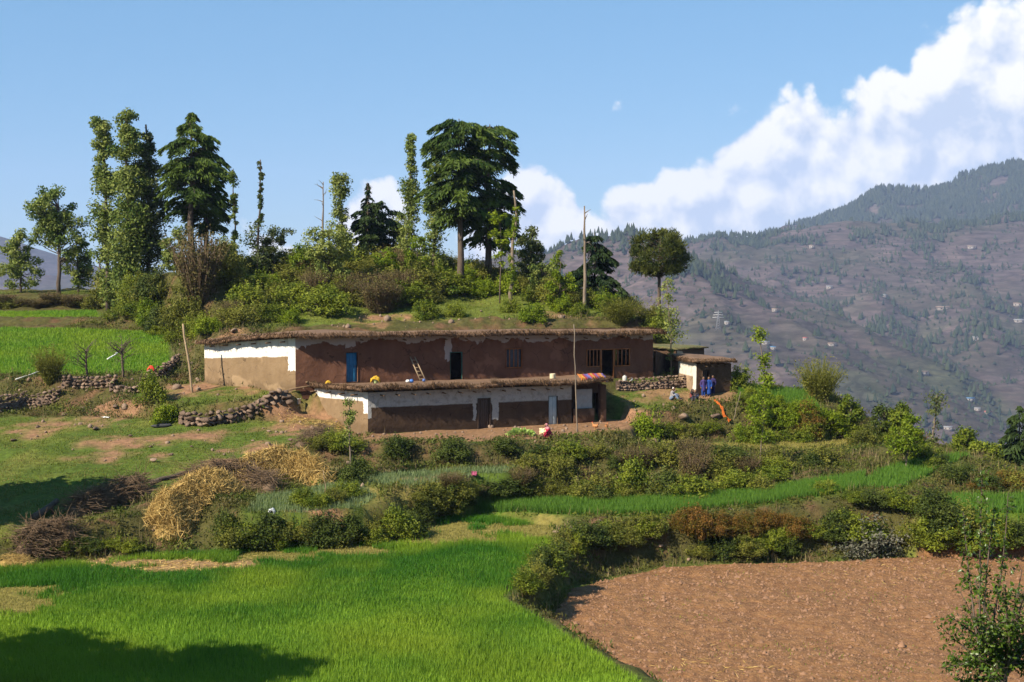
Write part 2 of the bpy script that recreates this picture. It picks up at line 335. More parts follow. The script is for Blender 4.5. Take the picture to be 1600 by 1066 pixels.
def inside(name, x, y):
    p = POLY[name]; r = np.zeros(x.shape, bool); j = len(p) - 1
    for i in range(len(p)):
        xi, yi, xj, yj = p[i, 0], p[i, 1], p[j, 0], p[j, 1]
        r ^= ((yi > y) != (yj > y)) & (x < (xj - xi) * (y - yi) / (yj - yi + 1e-12) + xi); j = i
    return r
def pdist(name, x, y):
    p = POLY[name]; best = np.full(x.shape, 1e9); bx = np.zeros_like(x); by = np.zeros_like(x)
    for i in range(len(p)):
        a = p[i]; b = p[(i + 1) % len(p)]; dx, dy = b[0] - a[0], b[1] - a[1]
        t = np.clip(((x - a[0]) * dx + (y - a[1]) * dy) / (dx * dx + dy * dy), 0, 1)
        qx = a[0] + t * dx; qy = a[1] + t * dy; dd = (x - qx) ** 2 + (y - qy) ** 2
        m = dd < best; best = np.where(m, dd, best); bx = np.where(m, qx, bx); by = np.where(m, qy, by)
    return np.sqrt(best), bx, by
def height_raw(x, y):
    num = np.zeros_like(x); den = np.zeros_like(x); ins = np.zeros(x.shape, bool); zin = np.zeros_like(x); nin = np.zeros_like(x); dmin = np.full(x.shape, 1e9)
    for k in POLY:
        I = inside(k, x, y); d, qx, qy = pdist(k, x, y); a, b, c = PLANE[k]
        w = 1.0 / (d + 0.05) ** 3.5
        num += np.where(I, 0, w * (a + b * qx + c * qy)); den += np.where(I, 0, w)
        zin += np.where(I, a + b * x + c * y, 0); nin += I; ins |= I; dmin = np.where(I, 0, np.minimum(dmin, d))
    return np.where(ins, zin / np.maximum(nin, 1), num / den), dmin
GX = np.concatenate([np.arange(-85, -45, 1.2), np.arange(-45, 50, .33), np.arange(50, 86, 1.2)])
GY = np.concatenate([np.arange(-12, 42, 1.5), np.arange(42, 130, .33), np.arange(130, 212.5, 1.0)])
XX, YY = np.meshgrid(GX, GY, indexing='ij')
ZZ, DM = height_raw(XX, YY)
rough = np.clip(DM / 1.2, 0, 1)
ZZ = ZZ + rough * ((fbm(XX, YY, 4, .55) - .5) * 0.9 + (fbm(XX + 50, YY, 3, 1.7) - .5) * .4) + (1 - rough) * (fbm(XX, YY, 3, .35) - .5) * .22
inm = inside('meadow', XX, YY); ZZ += inm * ((fbm(XX, YY, 4, .4) - .5) * .5)
inh = inside('hill_low', XX, YY) | inside('hill_top', XX, YY); ZZ += inh * ((fbm(XX, YY, 4, .22) - .5) * 1.0)
inp = inside('plough', XX, YY); ZZ += inp * ((fbm(XX, YY, 3, 1.1) - .5) * .16)
def H(x, y):
    x = np.asarray(x, float); y = np.asarray(y, float)
    i = np.clip(np.searchsorted(GX, x) - 1, 0, len(GX) - 2); j = np.clip(np.searchsorted(GY, y) - 1, 0, len(GY) - 2)
    fx = np.clip((x - GX[i]) / (GX[i + 1] - GX[i]), 0, 1); fy = np.clip((y - GY[j]) / (GY[j + 1] - GY[j]), 0, 1)
    return (ZZ[i, j] * (1 - fx) + ZZ[i + 1, j] * fx) * (1 - fy) + (ZZ[i, j + 1] * (1 - fx) + ZZ[i + 1, j + 1] * fx) * fy
def bankd(x, y):
    i = np.clip(np.searchsorted(GX, x) - 1, 0, len(GX) - 2); j = np.clip(np.searchsorted(GY, y) - 1, 0, len(GY) - 2); return DM[i, j]
def G(px, py, d0=45.0, d1=190.0):     # where the sight line through a pixel meets the ground
    r = ray(px, py); r = r / r[1]; d = np.arange(d0, d1, .12); P = CAM + r * d[:, None]
    h = H(P[:, 0], P[:, 1]); k = np.argmax(P[:, 2] < h)
    if not (P[:, 2] < h).any(): k = np.argmin(np.abs(P[:, 2] - h))
    return np.array([P[k, 0], P[k, 1], h[k]])
def at(px, d):                        # on the ground, at depth d under the column px
    x = (px - 800) / F_PX * (d * math.cos(PITCH) + (14 - 8) * 0)
    return np.array([x, d, float(H(x, d))])

# ground colours: what grows or lies there
def blobs(L):
    m = np.zeros_like(XX)
    for px, py, rx, ry in L:
        c = G(px, py); e = G(px + rx, py); ax = abs(e[0] - c[0]) + .2
        up = G(px, py - ry); dn = G(px, py + ry); ay = abs(up[1] - dn[1]) / 2 + .25
        q = ((XX - c[0]) / ax) ** 2 + ((YY - c[1]) / ay) ** 2 + (fbm(XX, YY, 5, 1.1) - .5) * 3.4
        m = np.maximum(m, np.clip((1.35 - q) * .75, 0, 1))
    return m
n1 = fbm(XX, YY, 5, .35); n2 = fbm(XX + 31, YY + 7, 5, 1.1); n3 = fbm(XX - 11, YY + 70, 4, .12)
def mixc(a, b, f): return a * (1 - f[..., None]) + np.asarray(b) * f[..., None]
GRASS = np.array([.065, .095, .014]); C = np.zeros(XX.shape + (3,)) + GRASS
C = mixc(C, (.105, .115, .022), np.clip((n1 - .45) * 4, 0, 1))
bank = np.clip(DM / .9, 0, 1) * (DM < 25)
C = mixc(C, (.060, .050, .018), bank * .85)
C = mixc(C, (.135, .070, .040), bank * np.clip((n2 - .52) * 5, 0, 1) * .8)
soil = (.225, .122, .068)
soilmask = blobs([(160, 655, 45, 16), (70, 668, 45, 12), (205, 690, 75, 9), (165, 714, 48, 9), (320, 680, 40, 6), (490, 652, 60, 14), (470, 672, 70, 7), (430, 700, 90, 8), (360, 722, 40, 5), (250, 715, 20, 5), (300, 606, 40, 8), (390, 608, 50, 6), (170, 630, 40, 10), (560, 684, 40, 8), (700, 682, 160, 5), (860, 678, 110, 6),
                  (990, 650, 40, 12), (960, 665, 45, 8), (1090, 622, 45, 4), (600, 500, 45, 8), (360, 520, 25, 8), (880, 495, 60, 4), (500, 800, 55, 6), (700, 748, 90, 5), (1010, 692, 30, 4), (830, 876, 4, 3)])
soilmask = np.maximum(soilmask, inside('house_yard', XX, YY) * .9)
soilmask = np.maximum(soilmask, inside('people_yard', XX, YY) * np.clip((n2 - .38) * 5, 0, 1) * .8)
C = mixc(C, soil, np.clip(soilmask, 0, 1))
stub = blobs([(680, 835, 120, 16), (820, 826, 60, 8), (560, 862, 60, 7), (450, 868, 60, 8), (30, 940, 60, 22), (850, 830, 30, 12)])
stub = np.clip(stub * 1.8, 0, 1)
stub_all = np.maximum(stub, inside('pale_terrace', XX, YY) * .9)
C = mixc(C, (.19, .155, .042), stub_all * .9)
strawp = blobs([(290, 884, 80, 10), (215, 881, 60, 8), (160, 879, 30, 5), (360, 884, 50, 6)])
strawp = np.clip(strawp * 1.5, 0, 1)
C = mixc(C, (.27, .165, .08), strawp)
for k in ('field', 'strip', 'patch_e', 'patch_f', 'left_field', 'left_strip', 'hut_mound'):
    C = mixc(C, (.075, .13, .012), inside(k, XX, YY) * (1 - stub) * (1 - strawp) * .8)
C = mixc(C, (.17, .085, .042), inside('plough', XX, YY) * 1.0)
hb = (inside('hill_low', XX, YY)).astype(float); C = mixc(C, (.105, .125, .022), hb * .8 * (1 - soilmask))

def ground_mat():
    m, N, L = new_mat('ground'); tc = N.new('ShaderNodeTexCoord')
    a = N.new('ShaderNodeAttribute'); a.attribute_name = 'ground_colour'
    def nz(s, d=6):
        n = N.new('ShaderNodeTexNoise'); n.inputs['Scale'].default_value = s; n.inputs['Detail'].default_value = d; n.inputs['Roughness'].default_value = .68; L.new(tc.outputs['Object'], n.inputs['Vector']); return n.outputs['Fac']
    f = N.new('ShaderNodeMapRange'); f.inputs[1].default_value = .3; f.inputs[2].default_value = .7; f.inputs[3].default_value = .55; f.inputs[4].default_value = 1.4; L.new(nz(2.6), f.inputs[0])
    v = N.new('ShaderNodeVectorMath'); v.operation = 'SCALE'; L.new(a.outputs['Color'], v.inputs[0]); L.new(f.outputs[0], v.inputs['Scale'])
    b = N.new('ShaderNodeBsdfPrincipled'); L.new(v.outputs[0], b.inputs['Base Color']); b.inputs['Roughness'].default_value = .95; b.inputs['Specular IOR Level'].default_value = .1
    bp = N.new('ShaderNodeBump'); bp.inputs['Strength'].default_value = .9; bp.inputs['Distance'].default_value = .09; L.new(nz(5, 7), bp.inputs['Height']); L.new(bp.outputs[0], b.inputs['Normal'])
    o = N.new('ShaderNodeOutputMaterial'); L.new(b.outputs[0], o.inputs[0]); return m
M_ground = ground_mat()
nx, ny = XX.shape
idx = np.arange(nx * ny).reshape(nx, ny)
Q = np.stack([idx[:-1, :-1], idx[1:, :-1], idx[1:, 1:], idx[:-1, 1:]], -1).reshape(-1, 4)
Vg = np.stack([XX, YY, ZZ], -1).reshape(-1, 3); Cg = C.reshape(-1, 3)
fc = Vg[Q].mean(1)
isp = inside('plough', fc[:, 0], fc[:, 1])
def sub_mesh(name, mask, mname):
    q = Q[mask]; u, inv = np.unique(q, return_inverse=True)
    me = mk_mesh(name, Vg[u], inv.reshape(-1, 4), [M_ground], True, attrs={'ground_colour': Cg[u]})
    return tag(link(name, me), kind='structure')
sub_mesh('hillside', ~isp, 'g')
# ploughed field: the coarse sheet continues under it, a finer cloddy sheet forms its surface
sub_mesh('ploughed_field', isp, 'p')
PX = np.arange(1.2, 46, .14); PY = np.arange(41, 79, .16)
px_, py_ = np.meshgrid(PX, PY, indexing='ij'); ok = inside('plough', px_, py_) & (px_ < py_ * .40)
pz = H(px_, py_) + .03 + (fbm(px_, py_, 4, 3.6) - .45) * .17 + (fbm(px_ + 9, py_ * 1.3, 4, .9) - .5) * .14
pi = np.arange(ok.size).reshape(ok.shape); keep = ok[:-1, :-1] & ok[1:, :-1] & ok[1:, 1:] & ok[:-1, 1:]
pq = np.stack([pi[:-1, :-1], pi[1:, :-1], pi[1:, 1:], pi[:-1, 1:]], -1)[keep]
u, inv = np.unique(pq, return_inverse=True)
M_plough = mat('ploughed_soil', (.122, .055, .022), (.240, .122, .050), 3.0, bump=.12, bscale=8, detail=9)
PV = np.stack([px_, py_, pz], -1).reshape(-1, 3)[u]
tag(link('tilled_soil', mk_mesh('tilled_soil', PV, inv.reshape(-1, 4), [M_plough], True)), kind='structure')

# outer land: valley sides, valley floor and far mountains
def grid_mesh(name, xs, ys, fn, m, cfn=None):
    x, y = np.meshgrid(xs, ys, indexing='ij'); z = fn(x, y); i = np.arange(x.size).reshape(x.shape)
    q = np.stack([i[:-1, :-1], i[1:, :-1], i[1:, 1:], i[:-1, 1:]], -1).reshape(-1, 4)
    at_ = {'ground_colour': cfn(x, y, z).reshape(-1, 3)} if cfn else None
    return tag(link(name, mk_mesh(name, np.stack([x, y, z], -1), q, [m], True, attrs=at_)), kind='structure')
def skirt(x, y):
    dx = np.maximum(np.abs(x) - 80, 0); dy = np.maximum(np.maximum(y - 205, -8 - y), 0); d = np.hypot(dx, dy)
    return -62 - .35 * d * (d < 900) - (d >= 900) * 315 + (d > 0) * (fbm(x, y, 4, .01) - .5) * 30 - (d == 0) * 8
M_far = mat('valley_ground', (.12, .11, .06), (.19, .14, .09), .01)
grid_mesh('valley_side', np.arange(-1200, 1201, 25.), np.arange(-700, 1500, 25.), skirt, M_far)
tag(link('ground', mk_mesh('ground', [(-4700, -900, -380), (4700, -900, -380), (4700, 6900, -380), (-4700, 6900, -380)], np.array([[0, 1, 2, 3]]), [M_far])), kind='structure')

def ridge(pts): return np.array([D(*p) for p in pts])
RID = [
 (ridge([(700, 402, 2700), (860, 390, 2550), (900, 368, 2450), (985, 364, 2350), (1030, 388, 2250), (1080, 432, 2080), (1140, 492, 1900), (1200, 562, 1750), (1270, 650, 1580)]), .42),
 (ridge([(1000, 405, 3400), (1085, 384, 3250), (1140, 374, 3200), (1250, 356, 3200), (1400, 352, 3200), (1500, 343, 3250), (1600, 334, 3250), (1850, 322, 3250)]), .30),
 (ridge([(1100, 384, 4500), (1245, 356, 4450), (1300, 332, 4400), (1360, 303, 4400), (1420, 290, 4400), (1500, 272, 4400), (1600, 257, 4400), (1800, 240, 4400)]), .42),
 (ridge([(1200, 362, 3200), (1210, 430, 2850), (1240, 500, 2500), (1270, 580, 2150), (1300, 680, 1850)]), .36),
 (ridge([(1330, 354, 3200), (1350, 430, 2850), (1390, 520, 2420), (1420, 610, 2080), (1450, 700, 1820)]), .36),
 (ridge([(1480, 345, 3230), (1500, 420, 2850), (1530, 500, 2450), (1570, 590, 2080), (1600, 700, 1800)]), .36),
 (ridge([(1700, 330, 3250), (1720, 420, 2800), (1750, 530, 2300), (1800, 650, 1900)]), .36)]
RIDL = [(ridge([(-600, 350, 5200), (-60, 356, 5200), (5, 368, 5200), (45, 388, 5200), (110, 420, 5200), (200, 440, 5200), (330, 470, 5200)]), .35),
        (ridge([(-400, 420, 3900), (0, 425, 3900), (150, 432, 3900), (260, 455, 3900)]), .35)]
def ridged(RR, x, y):
    z = np.full(x.shape, -380.0)
    for p, k in RR:
        for i in range(len(p) - 1):
            a, b = p[i], p[i + 1]; dx, dy = b[0] - a[0], b[1] - a[1]
            t = np.clip(((x - a[0]) * dx + (y - a[1]) * dy) / (dx * dx + dy * dy), 0, 1)
            d = np.hypot(x - a[0] - t * dx, y - a[1] - t * dy); z = np.maximum(z, a[2] + t * (b[2] - a[2]) - k * d)
    return z
def mz(x, y):
    z = ridged(RID, x, y); g = np.abs(fbm(x, y, 4, .0032) - .5)
    return z + (g * -165 + 12) * np.clip((z + 380) / 120, 0, 1) + (fbm(x, y, 4, .013) - .5) * 22
def mcol(x, y, z):
    c = np.zeros(x.shape + (3,)) + (.068, .052, .050)
    a = fbm(x, y, 5, .006); b = fbm(x + 900, y, 4, .02); t = fbm(x * .15, z * 3.2 + y * .1, 3, .02)
    c = mixc(c, (.088, .065, .060), np.clip((b - .45) * 5, 0, 1))
    c = mixc(c, (.046, .046, .026), np.clip((a - .5) * 6, 0, 1) * .6)
    c = mixc(c, (.052, .040, .032), np.clip((t - .52) * 7, 0, 1) * .55)
    c = mixc(c, (.06, .08, .024), np.clip((fbm(x - 300, y + 40, 4, .009) - .6) * 10, 0, 1) * np.clip((-z - 20) / 120, 0, 1) * .45)
    return c
def far_mat():
    m, N, L = new_mat('mountain'); tc = N.new('ShaderNodeTexCoord'); a = N.new('ShaderNodeAttribute'); a.attribute_name = 'ground_colour'
    mp = N.new('ShaderNodeMapping'); mp.inputs['Scale'].default_value = (.03, .03, .14); L.new(tc.outputs['Object'], mp.inputs[0])
    n = N.new('ShaderNodeTexNoise'); n.inputs['Scale'].default_value = 1; n.inputs['Detail'].default_value = 7; n.inputs['Roughness'].default_value = .72; L.new(mp.outputs[0], n.inputs['Vector'])
    f = N.new('ShaderNodeMapRange'); f.inputs[1].default_value = .35; f.inputs[2].default_value = .65; f.inputs[3].default_value = .5; f.inputs[4].default_value = 1.45; L.new(n.outputs['Fac'], f.inputs[0])
    v = N.new('ShaderNodeVectorMath'); v.operation = 'SCALE'; L.new(a.outputs['Color'], v.inputs[0]); L.new(f.outputs[0], v.inputs['Scale'])
    sp = N.new('ShaderNodeSeparateXYZ'); L.new(tc.outputs['Object'], sp.inputs[0])
    nl = N.new('ShaderNodeTexNoise'); nl.inputs['Scale'].default_value = .006; nl.inputs['Detail'].default_value = 4; L.new(tc.outputs['Object'], nl.inputs['Vector'])
    def mt(op, a_, b_, c_=None):
        q = N.new('ShaderNodeMath'); q.operation = op
        for i_, x_ in enumerate((a_, b_, c_)):
            if x_ is None: continue
            if isinstance(x_, (int, float)): q.inputs[i_].default_value = x_
            else: L.new(x_, q.inputs[i_])
        return q.outputs[0]
    fr = mt('FRACT', mt('MULTIPLY_ADD', sp.outputs[2], 1 / 11.0, mt('MULTIPLY', nl.outputs['Fac'], 6.0)), 0)
    ln = mt('MULTIPLY', mt('LESS_THAN', fr, .26), mt('GREATER_THAN', n.outputs['Fac'], .46))          # scrubby terrace edges
    m3 = N.new('ShaderNodeMixRGB'); L.new(mt('MULTIPLY', ln, .5), m3.inputs[0]); L.new(v.outputs[0], m3.inputs[1]); m3.inputs[2].default_value = (.030, .030, .020, 1); v = m3
    b = N.new('ShaderNodeBsdfPrincipled'); L.new(v.outputs[0], b.inputs['Base Color']); b.inputs['Roughness'].default_value = 1; b.inputs['Specular IOR Level'].default_value = 0
    o = N.new('ShaderNodeOutputMaterial'); L.new(b.outputs[0], o.inputs[0]); return m
M_mount = far_mat()
grid_mesh('mountain', np.arange(-250, 3400, 13.), np.arange(1250, 4900, 13.), mz, M_mount, mcol)
grid_mesh('distant_hills', np.arange(-4200, -200, 60.), np.arange(3000, 6000, 60.), lambda x, y: ridged(RIDL, x, y) + (fbm(x, y, 4, .004) - .5) * 40, M_mount, mcol)

# far conifers on the mountain
def far_forest():
    n = 420000; x = rng.uniform(-200, 3000, n); y = rng.uniform(1350, 4480, n); k = (x < y * .40 + 40) & (x > y * .02); x, y = x[k], y[k]
    z = mz(x, y)
    e = 2.5; sl = (mz(x, y + 12) - z) / 12
    pyy = 420 - (z - 14) / y * F_PX; pxx = 800 + x / y * F_PX
    a = fbm(x, y, 5, .0045); b = fbm(x + 77, y + 300, 4, .014)
    p = np.clip((a - .52) * 5.0, 0, 1) * np.clip((b - .42) * 4, 0, 1) * .55 + .012
    top = np.clip((y - 3350) / 150, 0, 1)                                   # the rear mountain is wooded
    p = np.maximum(p, top * np.clip((b - .30) * 9, 0, 1) * 1.0)
    rd = np.full(x.shape, 1e9)
    for (rp, _), w in zip(RID[:2], (1, 1)):
        rr = rp[:6] if rp is RID[0][0] else rp
        for i in range(len(rr) - 1):
            q, r_ = rr[i], rr[i + 1]; dx, dy = r_[0] - q[0], r_[1] - q[1]
            t = np.clip(((x - q[0]) * dx + (y - q[1]) * dy) / (dx * dx + dy * dy), 0, 1); rd = np.minimum(rd, np.hypot(x - q[0] - t * dx, y - q[1] - t * dy))
    p = np.where(y < 2650, p * np.where(x < y * .13, .35, 1), p)
    p = np.maximum(p, (rd < np.where(x < y * .14, 28, 70) + np.where(x < y * .14, 20, 90) * b) * np.clip((b - .36) * 6, 0, 1) * .6)
    p = np.maximum(p, np.clip((-z - 120) / 150, 0, 1) * np.clip((a - .47) * 5, 0, 1) * .22)
    scrub = np.clip((fbm(x + 500, y - 90, 4, .02) - .40) * 3, .02, 1) * .22
    u_ = rng.random(len(x)); vis = pyy < 760; big = (u_ < p) & vis; small = ~big & (rng.random(len(x)) < scrub) & vis & (y < 3500)
    def pick(m, n): i = np.flatnonzero(m); return i if len(i) <= n else rng.permutation(i)[:n]
    ib = pick(big, 42000); is_ = pick(small, 30000); i = np.r_[ib, is_]; x, y, z = x[i], y[i], z[i]; m = len(x)
    h = np.r_[rng.uniform(9, 18, len(ib)) * np.where(y[:len(ib)] > 3300, 1.3, 1.0), rng.uniform(2.2, 6.0, len(is_))]; r = h * np.r_[rng.uniform(.20, .32, len(ib)), rng.uniform(.35, .75, len(is_))]
    th = np.arange(4) * np.pi / 2; rot = rng.uniform(0, 6.28, m); V = np.zeros((m, 5, 3))
    V[:, :4, 0] = np.cos(th[None] + rot[:, None]) * r[:, None] * rng.uniform(.7, 1.2, (m, 4)); V[:, :4, 1] = np.sin(th[None] + rot[:, None]) * r[:, None] * rng.uniform(.7, 1.2, (m, 4)); V[:, :4, 2] = h[:, None] * rng.uniform(.05, .3, (m, 4)); V[:, 4, 2] = h
    V += np.stack([x, y, z], -1)[:, None]; f3 = np.array([[k, (k + 1) % 4, 4] for k in range(4)]); o = np.arange(m)[:, None, None] * 5
    me = mk_mesh('far_forest', V.reshape(-1, 3), (f3[None] + o).reshape(-1, 3), [leafmat('far_conifers', (.010, .020, .012), (.034, .044, .020), 0, .9)], True, attrs={'tint': np.repeat(rng.random(m), 5)})
    tag(link('far_forest', me), 'distant dark conifers and scrub scattered and massed over the far mountain', 'forest', kind='stuff')
far_forest()
# haze
M_haze, N_, L_ = new_mat('haze'); pv = N_.new('ShaderNodeVolumePrincipled'); pv.inputs['Color'].default_value = (.50, .64, 1, 1); pv.inputs['Density'].default_value = 0.000075; pv.inputs['Anisotropy'].default_value = 0.0
o_ = N_.new('ShaderNodeOutputMaterial'); L_.new(pv.outputs[0], o_.inputs['Volume'])
hv, hf = box((0, 3000, 50), (9600, 8000, 880))
tag(link('haze', mk_mesh('haze', hv, hf, [M_haze])), 'pale blue haze in the air of the valley', 'haze', kind='stuff')
# ------------------------------------------------------------------ vegetation builders
def leaf_quads(P, size, aspect=.5, bias=None, along=None, r=rng, bw=.9):
    n = len(P); a = unit(r.normal(size=(n, 3)))
    if along is None:
        nr = a if bias is None else unit(a + np.asarray(bias) * bw); t = unit(np.cross(nr, r.normal(size=(n, 3))))
    else:
        t = unit(np.asarray(along) + r.normal(size=(n, 3)) * .25); nr = unit(np.cross(t, a))
    b = np.cross(nr, t); l = (size * r.uniform(.65, 1.35, n))[:, None] if np.isscalar(size) else np.asarray(size)[:, None]
    V = np.stack([P - t * l * .5, P + b * l * aspect * .5 - t * l * .05, P + t * l * .5, P - b * l * aspect * .5 - t * l * .05], 1).reshape(-1, 3)
    return V, (np.arange(n * 4).reshape(n, 4))
def clump_points(C, rad, n, r=rng, shell=.55, flat=1.0):
    # n points in every clump, denser towards its outside
    C = np.asarray(C, float); k = len(C); rad = np.broadcast_to(np.asarray(rad, float), (k,))
    d = unit(r.normal(size=(k, n, 3))); u_ = r.random((k, n)) ** shell
    off = d * (u_ * rad[:, None])[..., None]; off[..., 2] *= flat
    return (C[:, None] + off).reshape(-1, 3), d.reshape(-1, 3)
def add_leaves(mb, C, rad, n, size, r=rng, aspect=.55, flat=.8, tint=None, mi=0, shell=.55):
    P, d = clump_points(C, rad, n, r, shell, flat); ct = r.uniform(.15, .85, len(C)) if tint is None else np.full(len(C), tint)
    T = np.clip(np.repeat(ct, n) + r.normal(0, .16, len(P)), 0, 1)
    V, F = leaf_quads(P, size, aspect, d * .8 + [0, 0, .55], r=r); mb.add(V, F, np.repeat(T, 4), mi)
def grow(trunk_mb, p0, c, r0, r1, r=rng, n=4, sag=0.1, sides=3):
    n = min(n, 4)
    p0 = np.asarray(p0, float); c = np.asarray(c, float); m = (p0 + c) / 2 + r.normal(0, .07, 3) * np.linalg.norm(c - p0) + [0, 0, sag * np.linalg.norm(c - p0)]
    P = bez(p0, m, c, n); V, F = tube(P, np.linspace(r0, r1, n), sides, False); trunk_mb.add(V, F, .5)

def bush_mesh(seed, leaf_m, nclump=56, per=80, leaf=.066, w=.62, h=.95, upright=False, twig_m=None, aspect=.5, ragged=.25):
    r = np.random.default_rng(seed); mb = MB()
    C = []
    lobes = [(r.normal(0, .25 * w, 2), r.uniform(.6, 1.0)) for _ in range(4)]
    for i in range(nclump):
        (lx, ly), s = lobes[r.integers(4)]; d = unit(r.normal(size=3)); d[2] = abs(d[2]); q = r.uniform(.35, 1) ** .6
        C.append([lx + d[0] * w * .72 * s * q, ly + d[1] * w * .72 * s * q, max(.06, d[2] * h * .86 * s * q) + (.03)])
    C = np.array(C) + r.normal(0, ragged * .12, (nclump, 3)) * [1, 1, 1]; C[:, 2] = np.maximum(C[:, 2], .05)
    for c in C[::2]:
        grow(mb, [c[0] * .12, c[1] * .12, -.05], c, .014, .004, r, 4, .05, 3)
    nf = sum(len(f) for k in mb.F for f in mb.F[k])
    rad = r.uniform(.13, .25, nclump)
    add_leaves(mb, C, rad, per, leaf, r, aspect, .85, None, 1)
    # stray shoots breaking the outline
    k = 26; d = unit(r.normal(size=(k, 3))); d[:, 2] = abs(d[:, 2]) + .25; d = unit(d)
    for i in range(k):
        e = d[i] * [w, w, h] * r.uniform(.85, 1.18); a_ = e * .6; tt = np.linspace(0, 1, 14)[:, None]
        P = a_ + (e - a_) * tt + r.normal(0, .018, (14, 3)); V, F = leaf_quads(P, leaf * .9, aspect, r=r); mb.add(V, F, np.repeat(np.clip(r.uniform(.3, .9) + r.normal(0, .1, 14), 0, 1), 4), 1)
    return mb.mesh('bush', [M_bark, leaf_m])
def twiggy_mesh(seed, m, w=.6, h=1.0, n=420, leafm=None, nleaf=600, spread=.55):
    # thin arching stems from one root, sparse leaves
    r = np.random.default_rng(seed); mb = MB(); ends = []
    for i in range(n):
        az = r.uniform(0, 6.28); t = r.random() ** .6 * spread; L_ = r.uniform(.45, 1.05) * h
        b = np.array([math.cos(az), math.sin(az), 0]) * r.uniform(0, .14) * w; e = b + np.array([math.cos(az) * math.sin(t) * L_ * w * 1.5, math.sin(az) * math.sin(t) * L_ * w * 1.5, math.cos(t) * L_])
        mid = (b + e) / 2 + r.normal(0, .05, 3) + [0, 0, .08]
        P = bez(b, mid, e, 4); V, F = tube(P, np.linspace(.007, .0025, 4), 3, False); mb.add(V, F, r.random(), 0); ends.append(P[r.integers(1, 4)] + r.normal(0, .03, 3))
    if leafm:
        E = np.array(ends)[r.integers(0, n, nleaf)] + r.normal(0, .05, (nleaf, 3)); V, F = leaf_quads(E, .042, .5, [0, 0, 1], r=r); mb.add(V, F, np.repeat(r.random(nleaf), 4), 1)
    return mb.mesh('bush', [m] + ([leafm] if leafm else []))
BUSH = {}
def variants(kind, fn, k): BUSH[kind] = [fn(i) for i in range(k)]
variants('green', lambda i: bush_mesh(100 + i, M_bush), 3)
variants('bright', lambda i: bush_mesh(200 + i, M_bright, leaf=.07), 3)
variants('dark', lambda i: bush_mesh(300 + i, M_bushdk), 3)
variants('olive', lambda i: bush_mesh(400 + i, M_olive, leaf=.058), 3)
variants('brown', lambda i: twiggy_mesh(500 + i, M_twig, leafm=M_brown, nleaf=9000, n=380), 2)
variants('rust', lambda i: bush_mesh(600 + i, M_rust, leaf=.05, per=110, nclump=64), 3)
variants('grey', lambda i: bush_mesh(700 + i, M_grey, leaf=.045, per=95, nclump=60, w=.66), 2)
variants('broom', lambda i: twiggy_mesh(800 + i, M_olive, leafm=M_olive, nleaf=4200, n=520, spread=.75), 2)
variants('dry', lambda i: twiggy_mesh(900 + i, M_twig, n=420, spread=.9, w=.7), 2)
variants('small', lambda i: bush_mesh(950 + i, M_bush, nclump=22, per=36, leaf=.085), 3)
_rb = random.Random(4)
def bush(p, h, w, kind, label, group=None, cat='bush', name='bush', sink=.06):
    # p: ground point; h, w: height and width in metres
    me = BUSH[kind][_rb.randrange(len(BUSH[kind]))]
    o = link(name, me, None, (p[0], p[1], p[2] - sink * h), _rb.uniform(0, 6.28), (w / 1.25 * _rb.uniform(.92, 1.1), w / 1.25 * _rb.uniform(.92, 1.1), h))
    return tag(o, label, cat, group)
def bpx(px, py, hpx, wpx, kind, label, group=None, d=None, **k):   # base pixel, size in photo pixels
    p = G(px, py) if d is None else at(px, d); s = p[1] / F_PX
    return bush(p, hpx * s, wpx * s, kind, label, group, **k)

def plant_root(name, p, label, cat='tree', group=None):
    return tag(link(name, None, None, (p[0], p[1], p[2])), label, cat, group)
def trunk_path(h, lean=(0, 0), wob=.03, n=9, r=rng, top=1.0):
    t = np.linspace(0, 1, n); P = np.c_[lean[0] * t ** 1.4, lean[1] * t ** 1.4, t * h * top]
    w_ = r.normal(0, wob * h, (n, 2)); w_[0] = 0; P[:, :2] += np.cumsum(w_, 0) * .35; P[0, 2] = -.25; return P
def on_path(P, z):
    i = np.clip(np.searchsorted(P[:, 2], z) - 1, 0, len(P) - 2); f = (z - P[i, 2]) / (P[i + 1, 2] - P[i, 2]); return P[i] + (P[i + 1] - P[i]) * np.clip(f, 0, 1)

